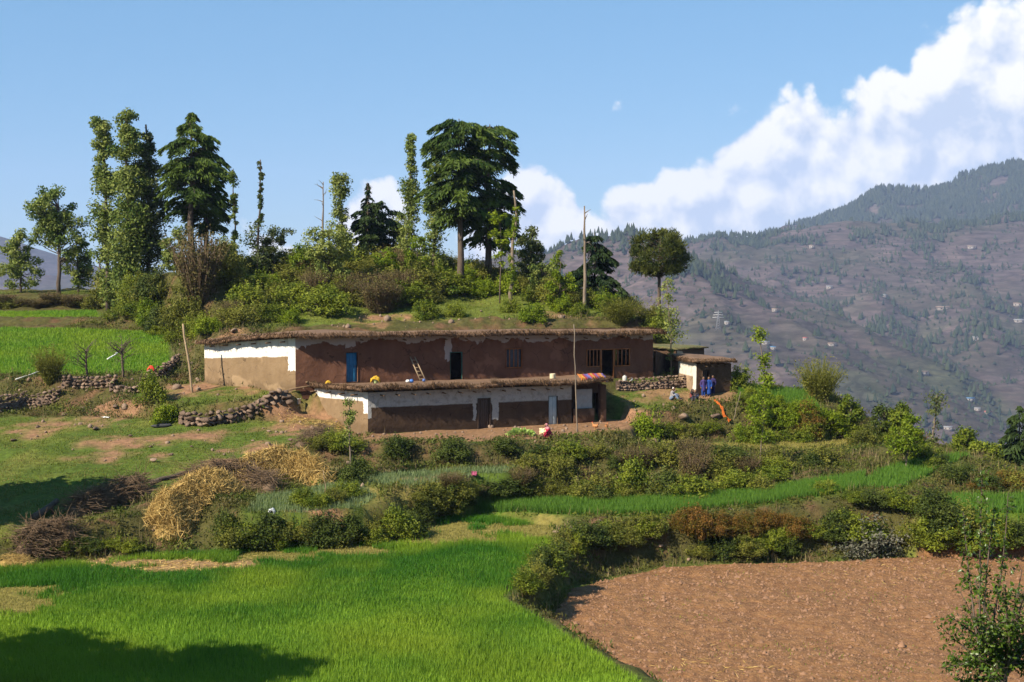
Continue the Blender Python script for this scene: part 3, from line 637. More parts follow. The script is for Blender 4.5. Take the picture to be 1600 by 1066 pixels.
def deodar(root, h, rad, seed, lm, base=.25, prof=None, lean=(0, 0), tr=None, dens=1.0, levels=None, bare_top=False, droop=.62, leafsz=.44):
    r = np.random.default_rng(seed); tb = MB(); cb = MB(); tr = tr or h * .022; P = trunk_path(h, lean, .012, 10, r)
    V, F = tube(P, np.interp(np.linspace(0, 1, 10), [0, .12, 1], [tr * 1.35, tr, tr * .12]), 8); tb.add(V, F, .5)
    levels = levels or int(h * 2.6); prof = prof or (lambda t: (1 - t) ** .7)
    for i in range(levels):
        t = (i + r.random()) / levels; z = h * (base + (1 - base) * t); c = on_path(P, z); nb = r.integers(3, 6)
        for k in range(nb):
            L_ = rad * prof(t) * r.uniform(.62, 1.12)
            if L_ < .15: continue
            az = r.uniform(0, 6.28); dv = np.array([math.cos(az), math.sin(az), 0]); el = r.uniform(-.12, .30)
            e = c + dv * L_ + [0, 0, L_ * (el - droop * .55)]; m = c + dv * L_ * .55 + [0, 0, L_ * (el * .8 + .07)]
            Q = bez(c, m, e, 6); V, F = tube(Q, np.linspace(tr * .22 * (1 - t) + .02, .01, 6), 3, False); tb.add(V, F, .4)
            n = int(np.clip(88 * L_ * dens, 16, 330)); s = r.uniform(.16, 1.0, n) ** .8; q = np.array([np.interp(s, np.linspace(0, 1, 6), Q[:, j]) for j in range(3)]).T
            lat = np.array([-dv[1], dv[0], 0]); sw = r.normal(0, 1, n) * .20 * L_ * (1.12 - s * .8)
            q = q + lat * sw[:, None]; q[:, 2] -= np.abs(sw) * .30 + r.exponential(.10, n) * (1 + L_ * .13) - .05
            al = dv * .8 + lat * np.sign(sw)[:, None] * .7 + np.array([0, 0, -1.0]) * (.45 + droop * r.random(n)[:, None])
            V, F = leaf_quads(q, leafsz * (.75 + .5 * s), .26, along=al, r=r); cb.add(V, F, np.repeat(np.clip(r.uniform(-.15, .45) + .45 * s + r.normal(0, .15, n), 0, 1), 4))
    if bare_top:
        for k in range(14):
            z = h * r.uniform(.86, 1.0); c = on_path(P, z); e = c + unit(r.normal(size=3)) * [.5, .5, .25]; grow(tb, c, e, .03, .01, r)
    tb.build('trunk', M_bark, root, True); cb.build('crown', lm, root)

def column_tree(root, h, seed, lm, clumps, tr=.14, lean=(0, 0), bark=None, leaf=.23, wob=.03, top=1.0, per=70, stubs=8):
    # lopped fodder tree: a bare or leafy pole; clumps = (z0, z1, radius, count) as fractions of h / metres
    r = np.random.default_rng(seed); tb = MB(); cb = MB(); P = trunk_path(h, lean, wob, 10, r, top)
    V, F = tube(P, np.linspace(tr, tr * .35, 10), 7); tb.add(V, F, .5)
    C = []; Rr = []
    for z0, z1, rad, n in clumps:
        for i in range(n):
            z = h * r.uniform(z0, z1); c = on_path(P, z); d = unit(r.normal(size=3)) * [1, 1, .4]; e = c + d * rad * r.uniform(.3, 1.0); C.append(e); Rr.append(rad * r.uniform(.42, .72) + .12)
            grow(tb, c - [0, 0, .2 * rad], e, tr * .28, .012, r, 4)
    for i in range(stubs):
        c = on_path(P, h * r.uniform(.3, .98)); e = c + unit(r.normal(size=3)) * [.35, .35, .25] + [0, 0, .12]; grow(tb, c, e, tr * .25, .015, r, 3)
    tb.build('trunk', bark or M_bark, root, True)
    if C: add_leaves(cb, C, Rr, per, leaf, r); cb.build('crown', lm, root)
def broad_tree(root, h, seed, lm, ells, nclump, crad, per, leaf, tr=.18, fork=.4, bark=None, lean=(0, 0), aspect=.55, trunk_top=None):
    r = np.random.default_rng(seed); tb = MB(); cb = MB(); P = trunk_path(h * (trunk_top or .8), lean, .02, 9, r)
    V, F = tube(P, np.linspace(tr, tr * .25, 9), 7); tb.add(V, F, .5); C = []
    w = np.array([e[3] * e[4] * e[5] for e in ells]); w = w / w.sum()
    for i in range(nclump):
        e = ells[r.choice(len(ells), p=w)]; d = unit(r.normal(size=3)); q = r.uniform(.3, 1) ** .5; c = np.array(e[:3]) + d * q * np.array(e[3:]); C.append(c)
        zb = np.clip(c[2] - np.hypot(c[0], c[1]) * r.uniform(.5, 1.0), h * fork * .7, P[-1, 2] * .98); grow(tb, on_path(P, zb), c, tr * .3, .012, r, 5, .05)
    tb.build('trunk', bark or M_bark, root, True); add_leaves(cb, C, r.uniform(.75, 1.3, nclump) * crad, int(per * 1.35), leaf * 1.1, r, aspect); cb.build('crown', lm, root)
def snag(root, h, seed, tr=.16, branches=6, bark=None, blen=.7, top=True):
    r = np.random.default_rng(seed); tb = MB(); P = trunk_path(h, (r.normal(0, .1), 0), .010, 10, r); V, F = tube(P, np.linspace(tr, tr * .3, 10) * r.uniform(.9, 1.1, 10), 8); tb.add(V, F, .5); tb.build('trunk', bark or M_barkpale, root, True)
    bb = MB()
    for i in range(branches):
        c = on_path(P, h * r.uniform(.5, .97)); az = r.uniform(0, 6.28); e = c + np.array([math.cos(az), math.sin(az), r.uniform(.2, 1.2)]) * blen * r.uniform(.4, 1); grow(bb, c, e, tr * .35, .012, r, 5)
        if r.random() < .6: grow(bb, (c + e) / 2, e + r.normal(0, .25, 3), .02, .008, r, 4)
    bb.build('broken_branch', bark or M_barkpale, root, True)

# ------------------------------------------------------------------ trees on and beside the hill
def tree_at(px, d, top_py, name, label, group=None, base_py=None):
    p = at(px, d); top = D(px, top_py, d)[2]; h = float(top - p[2]); return plant_root(name, p, label, 'tree', group), h
HT = 'trees standing along the hilltop'
r_, h = tree_at(32, 146, 358, 'broadleaf_tree', 'low bushy pale green tree at the far left edge of the ridge', HT)
broad_tree(r_, h, 1, M_oak, [(0, 0, h * .72, 1.5, 1.5, h * .26), (.2, 0, h * .3, 2.3, 2.0, h * .28)], 46, .62, 80, .26, .14)
r_, h = tree_at(92, 142, 290, 'broadleaf_tree', 'rounded leafy tree with forked dark trunk on the left ridge', HT)
broad_tree(r_, h, 2, M_oak, [(-.5, 0, h * .76, 2.3, 2.1, h * .22), (1.3, 0, h * .56, 2.1, 1.7, h * .2), (-1.1, 0, h * .6, 1.7, 1.5, h * .16)], 92, .68, 85, .25, .24, .3)
r_, h = tree_at(122, 145, 378, 'broadleaf_tree', 'shorter leafy tree just right of the forked tree on the left ridge', HT)
broad_tree(r_, h, 3, M_oak, [(0, 0, h * .5, 1.4, 1.4, h * .46)], 34, .6, 75, .25, .12)
r_, h = tree_at(156, 138, 350, 'lopped_tree', 'crooked lopped little tree with dark stubs left of the tall leafy poles', HT)
column_tree(r_, h, 4, M_oakdk, [(.1, .35, .7, 6), (.65, .95, .35, 5)], .12, (.7, 0), wob=.05, stubs=14)
LC = 'tall lopped leafy pole trees'
r_, h = tree_at(168, 130, 188, 'lopped_tree', 'leftmost tall leafy lopped pole tree with a thin top', LC)
column_tree(r_, h, 5, M_oak, [(.72, 1.0, .95, 34), (.3, .75, 1.35, 56), (.02, .3, 1.1, 18)], .22, (-.3, 0), per=120, leaf=.27, wob=.012)
r_, h = tree_at(203, 127, 176, 'lopped_tree', 'tallest leafy lopped pole tree in the middle of the left trio', LC)
column_tree(r_, h, 6, M_oak, [(.86, 1.0, .75, 18), (.6, .9, 1.15, 36), (.25, .65, 1.75, 70), (.05, .25, 1.5, 26)], .24, (-.2, 0), per=120, leaf=.27, wob=.012)
r_, h = tree_at(233, 129, 195, 'lopped_tree', 'dark leafy lopped pole tree right beside the left deodar', LC)
column_tree(r_, h, 7, M_oakdk, [(.82, .95, .65, 14), (.5, .85, 1.3, 50), (.1, .55, 1.75, 66)], .24, (.2, 0), per=120, leaf=.27, wob=.012)
P_L = lambda t: np.interp(t, [0, .12, .35, .6, .85, 1], [.75, 1.0, .92, .85, .5, .12])
r_, h = tree_at(303, 127, 176, 'deodar_tree', 'broad feathery deodar of the left clump with drooping tiers', HT)
deodar(r_, h, 3.7, 8, M_deodar, .40, P_L, dens=1.0, levels=24)
r_, h = tree_at(323, 129, 215, 'deodar_tree', 'second slimmer deodar trunk close right of the broad left deodar', HT)
deodar(r_, h, 2.3, 9, M_deodar, .36, P_L, dens=.95, levels=20)
TP = 'thin lopped poles on the crest'
r_, h = tree_at(367, 126, 264, 'lopped_tree', 'thin pole tree with a small round leaf tuft on top', TP)
column_tree(r_, h, 10, M_oak, [(.86, .98, .55, 9), (.0, .75, .32, 26), (0, .25, .7, 10)], .10, (.15, 0), per=60, stubs=3)
r_, h = tree_at(402, 124, 250, 'lopped_tree', 'slim bare pole with scattered leaves rising from a spreading bushy base', TP)
column_tree(r_, h, 11, M_oakdk, [(.45, .98, .22, 22), (.05, .42, 1.15, 26)], .13, (-.1, 0), per=55, stubs=12)
r_, h = tree_at(427, 125, 350, 'broadleaf_tree', 'small arching leafy tree beside the slim bare pole', HT)
broad_tree(r_, h, 12, M_oakdk, [(.2, 0, h * .55, 1.1, 1.0, h * .4), (1.0, 0, h * .8, .8, .5, h * .1)], 26, .4, 60, .2, .09)
r_, h = tree_at(503, 129, 284, 'dead_tree', 'bare grey dead treetop with few side branches behind a leafy tree', HT); snag(r_, h, 13, .13, 7, blen=1.0)
r_, h = tree_at(514, 119, 345, 'broadleaf_tree', 'pale green round-topped tree in front of the dead treetop', HT)
broad_tree(r_, h, 14, M_oak, [(0, 0, h * .66, 2.0, 1.9, h * .30), (.2, 0, h * .3, 1.5, 1.4, h * .24)], 84, .6, 75, .2, .14, .35)
r_, h = tree_at(540, 130, 275, 'lopped_tree', 'leaning leafy pole with a broad hooked top left of the small conifers', TP)
column_tree(r_, h, 15, M_oak, [(.72, 1.0, .85, 26), (.1, .75, .72, 40)], .14, (-.75, 0), per=75, stubs=4)
r_, h = tree_at(574, 131, 285, 'deodar_tree', 'thin dark conifer with a bare dead top between two leafy poles', HT)
deodar(r_, h, 1.7, 16, M_deodar_dk, .18, lambda t: np.interp(t, [0, .5, .7, .78, 1], [.8, 1, .7, .15, .1]), bare_top=True, dens=.9)
r_, h = tree_at(600, 133, 316, 'deodar_tree', 'wide dark conifer low on the crest left of the tall leafy pole', HT)
deodar(r_, h, 2.5, 17, M_deodar_dk, .2, lambda t: np.interp(t, [0, .7, 1], [.9, 1, .3]), dens=.9)
r_, h = tree_at(634, 131, 210, 'lopped_tree', 'tall isolated leafy pole with a tufted tip left of the biggest deodar', TP)
column_tree(r_, h, 18, M_oak, [(.88, 1.0, .6, 12), (.62, .88, .5, 18), (.1, .64, 1.0, 60)], .16, (-.1, 0), per=75, stubs=4)
r_, h = tree_at(677, 127, 250, 'lopped_tree', 'leafy pole half hidden by the left side of the biggest deodar', TP)
column_tree(r_, h, 19, M_oak, [(.55, 1.0, 1.0, 40), (.05, .6, 1.05, 40)], .16, (0, 0), per=75, stubs=4)
P_B = lambda t: np.interp(t, [0, .1, .3, .6, .85, 1], [.7, .92, 1.0, 1.0, .95, .6])
r_, h = tree_at(718, 121, 186, 'deodar_tree', 'biggest deodar with a tall bare trunk and broad flat-topped crown', HT)
deodar(r_, h, 3.4, 20, M_deodar, .40, P_B, (.1, 0), .30, dens=1.05, levels=24)
r_, h = tree_at(765, 124, 194, 'deodar_tree', 'second great deodar merging with the right side of the biggest one', HT)
deodar(r_, h, 3.5, 21, M_deodar, .26, lambda t: np.interp(t, [0, .25, .5, .8, 1], [.75, 1.05, 1.0, .9, .55]), (.1, 0), .30, dens=1.0, levels=27)
r_, h = tree_at(800, 117, 298, 'ivy_snag', 'broken dead trunk wrapped in bright ivy right of the biggest deodar', HT)
column_tree(r_, h, 22, M_bright, [(.12, .85, .30, 46)], .2, (-.15, 0), M_barkpale, .17, per=45, stubs=5)
r_, h = tree_at(781, 118, 318, 'broadleaf_tree', 'slender light green sapling just left of the ivy covered snag', HT)
broad_tree(r_, h, 23, M_bright, [(0, 0, h * .68, .75, .7, h * .3)], 22, .36, 42, .2, .07, .35)
r_, h = tree_at(829, 121, 350, 'broadleaf_tree', 'dark leafy tree just right of the ivy covered snag', HT)
broad_tree(r_, h, 24, M_oakdk, [(0, 0, h * .6, 1.25, 1.2, h * .38)], 44, .5, 75, .2, .12)
r_, h = tree_at(874, 116, 390, 'broadleaf_tree', 'bright green cone shaped young tree left of the tall bare snag', HT)
broad_tree(r_, h, 25, M_bright, [(0, 0, h * .35, 1.15, 1.1, h * .35), (0, 0, h * .7, .6, .6, h * .28)], 40, .42, 65, .17, .08)
r_, h = tree_at(928, 120, 364, 'deodar_tree', 'low spreading dark deodar behind the tall bare snag', HT)
deodar(r_, h, 3.2, 26, M_deodar_dk, .05, lambda t: (1 - t) ** .55, dens=1.1)
r_, h = tree_at(914, 114.5, 322, 'dead_tree', 'tall bare brown dead trunk with a broken forked tip', HT); snag(r_, h, 27, .17, 4, M_barkpale, .55)
def pine(root, h, seed, rad):
    r = np.random.default_rng(seed); tb = MB(); cb = MB(); P = trunk_path(h * .9, (0, 0), .008, 8, r); V, F = tube(P, np.linspace(.19, .07, 8), 8); tb.add(V, F, .5); C = []
    for i in range(95):
        d = unit(r.normal(size=3)); q = r.uniform(.45, 1) ** .5; c = np.array([0, 0, h - 2.15]) + d * q * [rad, rad, 1.95]; c[2] = max(c[2], h - 3.6 + abs(d[0]) * .3); C.append(c)
        grow(tb, on_path(P, np.clip(c[2] - .6, h * .3, h * .88)), c, .045, .015, r, 5)
    C = np.array(C); Pn, d = clump_points(C, r.uniform(.42, .68, len(C)), 170, r); V, F = leaf_quads(Pn, .30, .2, along=d + [0, 0, .5], r=r)
    cb.add(V, F, np.repeat(np.clip(np.repeat(r.uniform(.1, .8, len(C)), 170) + r.normal(0, .15, len(Pn)), 0, 1), 4)); tb.build('trunk', M_bark, root, True); cb.build('crown', M_pine, root)
r_, h = tree_at(1030, 117, 357, 'pine_tree', 'round-headed pine on a thin trunk at the right end of the hill', HT); pine(r_, h, 28, 2.5)
r_, h = tree_at(1050, 104.5, 436, 'sapling', 'tall thin leafy sapling with slim stem at the end of the long house')
column_tree(r_, h, 29, M_oak, [(.8, .98, .5, 8), (.4, .82, .85, 26), (.05, .3, .25, 5)], .06, (-.3, 0), M_barkpale, .17, per=42, stubs=3)
r_, h = tree_at(1203, 103, 508, 'sapling', 'thin leaning sapling with a leaf tuft on top right of the hut')
column_tree(r_, h, 30, M_bright, [(.78, .96, .55, 10), (.0, .55, .62, 28)], .06, (-.85, 0), M_barkpale, .2, per=34, stubs=2)
r_, h = tree_at(1190, 87.5, 605, 'sapling', 'slender leafy sapling on the bank below the orange cloth')
broad_tree(r_, h, 31, M_bright, [(0, 0, h * .72, .9, .8, h * .28), (.2, 0, h * .42, .6, .6, h * .2)], 44, .34, 55, .12, .05, .3, M_barkpale, (.1, 0))
r_, h = tree_at(1420, 86, 650, 'sapling', 'yellow green leafy young tree rising from the right terrace')
broad_tree(r_, h, 32, M_bright, [(0, 0, h * .55, 1.1, 1.0, h * .3), (.3, 0, h * .85, .5, .5, h * .15)], 52, .36, 55, .13, .06, .2, M_barkpale, (.2, 0))
r_, h = tree_at(1462, 96, 618, 'sapling', 'thin tree with a flat sparse umbrella top against the valley')
column_tree(r_, h, 33, M_oakdk, [(.88, .99, .85, 12), (.6, .8, .5, 6), (.1, .5, .35, 12)], .08, (.2, 0), M_barkpale, .16, per=34, stubs=6)
r_, h = tree_at(1596, 96, 636, 'deodar_tree', 'dark tiered deodar cut off by the right edge'); deodar(r_, h, 2.0, 34, M_deodar_dk, .1, lambda t: (1 - t) ** .6, dens=1.1)
RS = 'young shrubs on the right skyline'
for px, d, tp, lab, s in ((1330, 98, 612, 'loose upright green shrub tree below the broom bush', 35), (1384, 97, 632, 'dark small conical shrub right of the loose green shrub', 36), (1412, 96, 622, 'sparse upright sapling between the dark cone shrub and umbrella tree', 37), (1512, 95, 668, 'wispy spreading shrub tree right of the umbrella tree', 38), (1545, 92, 690, 'low wispy shrub tree left of the edge deodar', 39)):
    r_, h = tree_at(px, d, tp, 'shrub_tree', lab, RS); h = max(h, 1.2)
    broad_tree(r_, h, s, M_bush if s != 36 else M_bushdk, [(0, 0, h * .5, .8 if s != 36 else 1.1, .8, h * .45)], 40, .42, 55, .17, .05, .15, M_barkpale)
r_, h = tree_at(548, 80, 622, 'sapling', 'thin leafy sapling in front of the lower house corner')
column_tree(r_, h, 40, M_oak, [(.72, .98, .32, 16), (.35, .75, .3, 12), (.0, .1, .3, 2)], .055, (.05, 0), M_barkpale, .12, per=40, stubs=6)
def bare_tree(root, h, seed, n=26):
    r = np.random.default_rng(seed); tb = MB(); P = trunk_path(h * .7, (0, 0), .03, 7, r); V, F = tube(P, np.linspace(.10, .05, 7), 6); tb.add(V, F, .5); tb.build('trunk', M_bark, root, True); bb = MB()
    for i in range(n):
        c = on_path(P, h * r.uniform(.2, .68)); az = r.uniform(0, 6.28); e = c + np.array([math.cos(az), math.sin(az), r.uniform(.3, 1.2)]) * h * r.uniform(.15, .38); grow(bb, c, e, .035, .01, r, 5)
        for k in range(3): grow(bb, c + (e - c) * r.uniform(.4, .9), e + r.normal(0, .3, 3), .014, .006, r, 4)
    bb.build('branch', M_bark, root, True)
r_, h = tree_at(190, 99.5, 518, 'bare_tree', 'bare dark little tree at the edge of the left green field, right one', None); bare_tree(r_, h, 41)
r_, h = tree_at(133, 100.5, 528, 'bare_tree', 'bare dark little tree at the edge of the left green field, left one', None); bare_tree(r_, h, 42, 18)

for px, d, tp, lm, lab, sd_ in ((468, 122, 380, M_bright, 'bright young tree in the thicket left of the pale round-topped tree', 70), (604, 122, 388, M_bright, 'bright young tree in front of the wide dark conifer', 71), (652, 123, 368, M_bright, 'bright young tree left of the biggest deodar trunk', 72), (848, 119, 398, M_oak, 'pale young tree between the dark leafy tree and bright cone tree', 73), (352, 122, 372, M_oak, 'pale young tree right of the left deodar trunks', 74), (272, 124, 350, M_oak, 'pale leafy tree under the left deodar branches', 75)):
    r_, h = tree_at(px, d, tp, 'young_tree', lab, HT); h = max(h, 1.5)
    broad_tree(r_, h, sd_, lm, [(0, 0, h * .6, 1.15, 1.1, h * .36), (.1, 0, h * .3, 1.2, 1.1, h * .25)], 46, .45, 60, .19, .08, .25)

# trees left of the frame whose shadows fall into the picture
for x, y, h, s in ((-31.3, 69.0, 11.3, 50), (-35.5, 67.5, 11.5, 51), (-20.2, 40.7, 12.0, 52), (-22.5, 37.2, 12, 53), (-26, 42.8, 11.5, 54), (-28, 36.5, 11.5, 55), (-24.5, 32, 11.5, 57), (-20.6, 33.5, 12.5, 58)):
    r_ = plant_root('broadleaf_tree', (x, y, float(H(x, y))), 'leafy tree left of the view whose shadow lies on the grass', 'tree', 'trees left of the view'); lm = M_oak
    broad_tree(r_, h, s, lm, [(0, 0, h * .64, 4.0, 3.8, h * .33)], 70, 1.3, 44, .62, .22, .3)

# ------------------------------------------------------------------ foreground pear tree
def pear():
    p = np.array([D(1565, 1000, 21)[0], 21.0, 0]); p[2] = float(H(p[0], p[1])); root = plant_root('pear_tree', p, 'leafy young fruit tree in the bottom right corner, nearest the viewer'); r = np.random.default_rng(60); tb = MB(); cb = MB(); L_ = []
    def shoot(a, b, r0, r1, n, bend=.1):
        a = np.asarray(a, float); b = np.asarray(b, float); m = (a + b) / 2 + r.normal(0, bend, 3); P = bez(a, m, b, n); V, F = tube(P, np.linspace(r0, r1, n), 6 if r0 > .01 else 3, False); tb.add(V, F, .5); return P
    def rel(px, py, dy=0): return D(px, py, 21 + dy) - p
    fork = rel(1570, 1040)
    shoot((0, 0, -.3), fork, .07, .05, 6, .02)
    tops = [(1535, 735, .1, 1), (1555, 790, .3, 1), (1522, 905, -.2, 0), (1597, 890, .2, 0), (1480, 960, -.3, 0), (1500, 925, .4, 0), (1630, 930, -.2, 0), (1570, 920, -.6, 0), (1540, 980, -.5, 0), (1610, 1000, .3, 0), (1490, 1030, .1, 0), (1560, 940, .6, 0), (1590, 960, -.7, 0), (1660, 960, .2, 0), (1515, 1000, .6, 0), (1545, 1060, -.7, 0), (1500, 1066, -.2, 0), (1620, 1060, .4, 0), (1475, 985, .2, 0), (1530, 935, .5, 0), (1600, 925, -.4, 0), (1585, 1030, .7, 0), (1515, 960, -.6, 0), (1470, 1045, -.5, 0), (1640, 905, .4, 0), (1505, 800, .6, 1), (1575, 770, .2, 1)]
    for i, (a, b, dy, thin) in enumerate(tops):
        s = fork + [0, 0, r.uniform(-.3, .15)] if not thin else rel(1532 if i == 0 else 1535, 1050); P = shoot(s, rel(a, b, dy), .028 if not thin else .02, .005, 9, .06)
        for k in range(30 if not thin else 40):
            t = r.uniform(.25, 1) if not thin else (r.uniform(.45, 1.0)); j = t * 8; q = P[int(min(j, 7))] + (P[int(min(j, 7)) + 1] - P[int(min(j, 7))]) * (j - int(min(j, 7)))
            d = unit(r.normal(size=3) + [0, 0, .3]) * r.uniform(.05, .24 if not thin else .17); Q = shoot(q, q + d, .005, .003, 4, .02)
            for _ in range(6 if not thin else 4): L_.append(np.r_[Q[r.integers(1, 4)] + r.normal(0, .03, 3), unit(d + r.normal(0, .6, 3) + [0, 0, -.35 * r.random()])])
    L_ = np.array(L_); n = len(L_); c = L_[:, :3]; t = unit(L_[:, 3:]); nr = unit(np.cross(t, r.normal(size=(n, 3)))); b = np.cross(nr, t); l = r.uniform(.055, .095, n)[:, None]; w = l * .27
    V = np.stack([c, c + t * l * .45 + b * w, c + t * l * .55 - nr * l * .10, c + t * l, c + t * l * .45 - b * w], 1).reshape(-1, 3); o = np.arange(n)[:, None, None] * 5
    F = (np.array([[0, 1, 2], [1, 3, 2], [0, 2, 4], [2, 3, 4]])[None] + o).reshape(-1, 3); cb.add(V, F, np.repeat(np.clip(r.normal(.5, .25, n), 0, 1), 5))
    tb.build('trunk', M_bark, root, True); cb.build('crown', M_pear, root)
pear()
# ------------------------------------------------------------------ bushes
ORD = 'first second third fourth fifth sixth seventh eighth ninth tenth eleventh twelfth thirteenth fourteenth fifteenth sixteenth seventeenth eighteenth nineteenth twentieth'.split()
def row(pts, n, hpx, wpx, kinds, label, group, jit=6):
    # along a pixel polyline
    pts = np.array(pts, float); L_ = np.r_[0, np.cumsum(np.linalg.norm(np.diff(pts, axis=0), axis=1))]
    n = min(20, int(n * 1.25 + .5)); hpx *= .86; wpx *= 1.18
    for i in range(n):
        s = (i + _rb.uniform(.1, .9)) / n * L_[-1]; px = np.interp(s, L_, pts[:, 0]); py = np.interp(s, L_, pts[:, 1]) + _rb.uniform(-jit, jit); f = _rb.uniform(.75, 1.3)
        bpx(px, py, hpx * f * _rb.uniform(.85, 1.15), wpx * f, _rb.choice(kinds), label + (', %s from the left' % ORD[i] if n > 1 else ''), group)
# individual ones first
bpx(310, 492, 112, 120, 'brown', 'big tangled brown thorn bush on the left shoulder of the hill', d=116)
bpx(285, 486, 85, 70, 'olive', 'olive green bush at the left foot of the big brown thorn bush', d=115.5)
bpx(345, 470, 70, 75, 'olive', 'olive green bush behind the right of the big brown thorn bush', d=118)
bpx(250, 482, 60, 60, 'dark', 'dark bush under the tall pole trees', d=118)
bpx(152, 480, 38, 40, 'olive', 'small pale bush at the foot of the crooked lopped tree', d=136)
bpx(205, 476, 62, 60, 'green', 'bushy undergrowth at the foot of the tallest pole tree', d=124)
bpx(662, 498, 38, 52, 'green', 'round green bush on the grass above the long roof, left one')
bpx(713, 495, 32, 38, 'green', 'small round green bush on the open grass above the roof middle')
bpx(834, 502, 38, 54, 'bright', 'bright round bush on the grass above the roof, right of the ivy snag')
bpx(795, 488, 34, 30, 'green', 'small bush at the foot of the ivy covered snag')
bpx(880, 488, 34, 46, 'bright', 'bright low bush between the bright round bush and the bare snag')
bpx(907, 496, 30, 40, 'green', 'green bush at the foot of the tall bare snag')
bpx(970, 508, 45, 74, 'broom', 'grey olive broom bush above the right end of the long roof')
bpx(423, 500, 38, 48, 'green', 'round bush on the slope above the left bend of the roof')
bpx(455, 505, 30, 50, 'bright', 'low bright bush just above the roof edge left of centre')
bpx(1283, 624, 72, 82, 'broom', 'dark feathery broom bush standing on the right skyline', d=101)
bpx(1160, 614, 48, 52, 'green', 'rounded bush hugging the right wall of the small hut', d=103)
bpx(1265, 688, 72, 50, 'rust', 'rust coloured bush on the steep bank below the broom bush')
bpx(1362, 868, 84, 150, 'grey', 'grey thorny bush flecked with pale blossom above the ploughed field')
bpx(235, 628, 62, 56, 'green', 'leafy green bush beside the left stone walls, upper one')
bpx(258, 660, 44, 52, 'bright', 'dense green bush beside the dark stone, lower one')
bpx(78, 600, 62, 62, 'broom', 'wispy bare bush at the left field edge behind the stone wall')
bpx(1010, 690, 60, 64, 'bright', 'bright leafy bush right of the lower house yard edge')
bpx(1130, 560, 38, 60, 'olive', 'pale olive bush behind the hut roof, right one', d=110)
bpx(1090, 556, 42, 50, 'bright', 'bright green bush behind the hut roof, left one', d=111)
bpx(352, 838, 56, 60, 'dark', 'dark bush at the foot of the big straw heap')
bpx(620, 712, 40, 62, 'dark', 'dark spreading bush under the lower house corner')
bpx(705, 716, 42, 80, 'dark', 'dark wide bush below the wooden plank door')
bpx(790, 708, 34, 66, 'dark', 'dark green bush below the pile of greens')
bpx(870, 745, 52, 70, 'olive', 'rounded olive bush on the slope below the seated woman')
bpx(920, 780, 62, 84, 'olive', 'rounded olive bush low on the slope above the wheat strip')
bpx(990, 775, 78, 84, 'green', 'big green bush in the middle of the slope above the wheat strip')
bpx(1040, 778, 62, 80, 'dark', 'dark bush right of the big green slope bush')
bpx(1085, 760, 60, 76, 'brown', 'brown twiggy bush under the pale terrace')
bpx(1450, 800, 60, 72, 'dark', 'dark bush on the bank right of the yellow green young tree')
for px, py in ((1180, 650), (1225, 665)): bpx(px, py, 44, 56, 'bright', 'leafy bush on the grassy bank below the hut, ' + ('left one' if px < 1200 else 'right one'), 'bank bushes below the hut')
HB = 'thicket on the hilltop'
row([(370, 490), (430, 470), (520, 480), (600, 478), (660, 470)], 14, 54, 62, ['olive', 'green', 'olive', 'green', 'brown'], 'bush in the front of the thicket above the left roof', 'front of the thicket', 12)
row([(340, 425), (440, 418), (560, 415), (680, 420), (760, 430)], 14, 40, 54, ['olive', 'bright', 'green', 'dark'], 'leafy bush on the very crest between the pole trees', 'crest bushes', 5)
row([(760, 455), (860, 465), (960, 482)], 8, 44, 50, ['bright', 'green', 'olive'], 'bush on the right shoulder of the hill behind the snags', 'right shoulder bushes', 7)
row([(180, 465), (260, 470)], 4, 70, 60, ['dark', 'olive', 'green'], 'bush in the undergrowth below the left trio of trees', 'undergrowth of the left trio', 5)
row([(350, 505), (480, 470), (560, 465), (650, 455), (760, 460)], 17, 44, 52, ['olive', 'green', 'bright', 'brown', 'olive'], 'bush in the mixed thicket on the hill slope', HB, 14)
row([(360, 460), (460, 440), (560, 432), (640, 428), (760, 440), (860, 455)], 18, 40, 54, ['olive', 'olive', 'green', 'brown', 'bright'], 'bush in the upper thicket along the hilltop', HB, 8)
row([(230, 500), (300, 515), (330, 530)], 9, 48, 44, ['bright', 'green', 'olive'], 'bush behind the white left gable of the long house', 'bushes behind the gable', 10)
row([(0, 480), (90, 478), (150, 482)], 7, 18, 40, ['brown', 'olive'], 'low brownish bush on the left ridge bank', 'ridge bank bushes', 4)
row([(180, 500), (240, 500), (270, 540)], 7, 26, 34, ['olive', 'green'], 'low bush at the right edge of the left green fields', 'field edge bushes', 8)
row([(560, 465), (640, 470)], 4, 44, 44, ['brown'], 'brown thorn bush in the thicket left of the grassy slope', 'brown thorn bushes')
row([(1010, 500), (1040, 545), (1110, 548)], 7, 36, 40, ['dark', 'olive', 'green'], 'bush in the hollow behind the house end', 'bushes behind the house end', 6)
row([(345, 854), (410, 856), (520, 850), (600, 844), (650, 832)], 15, 50, 58, ['dark', 'green', 'dark', 'olive'], 'bush of the dense hedge on the bank above the green field', 'hedge above the green field', 5)
row([(640, 820), (690, 800), (730, 785)], 7, 44, 48, ['dark', 'olive'], 'bush of the dark hedge where the bank turns in', 'hedge at the bank corner', 6)
row([(640, 780), (800, 770), (900, 778)], 9, 30, 48, ['olive', 'dark', 'brown'], 'low bush on the bank below the grey grass terrace', 'bushes below the grass terrace', 6)
row([(800, 725), (960, 725), (1100, 735), (1300, 735)], 14, 40, 56, ['green', 'olive', 'dark', 'brown'], 'bush on the slope between house yard and wheat strip', 'slope bushes', 12)
row([(900, 780), (1080, 775), (1220, 758)], 9, 46, 60, ['dark', 'olive', 'green'], 'bush along the upper edge of the wheat strip', 'bushes above the wheat strip', 5)
row([(815, 930), (850, 895), (885, 858)], 7, 44, 52, ['green', 'olive', 'dark'], 'bush on the bank corner between wheat and ploughed soil', 'bank corner bushes', 8)
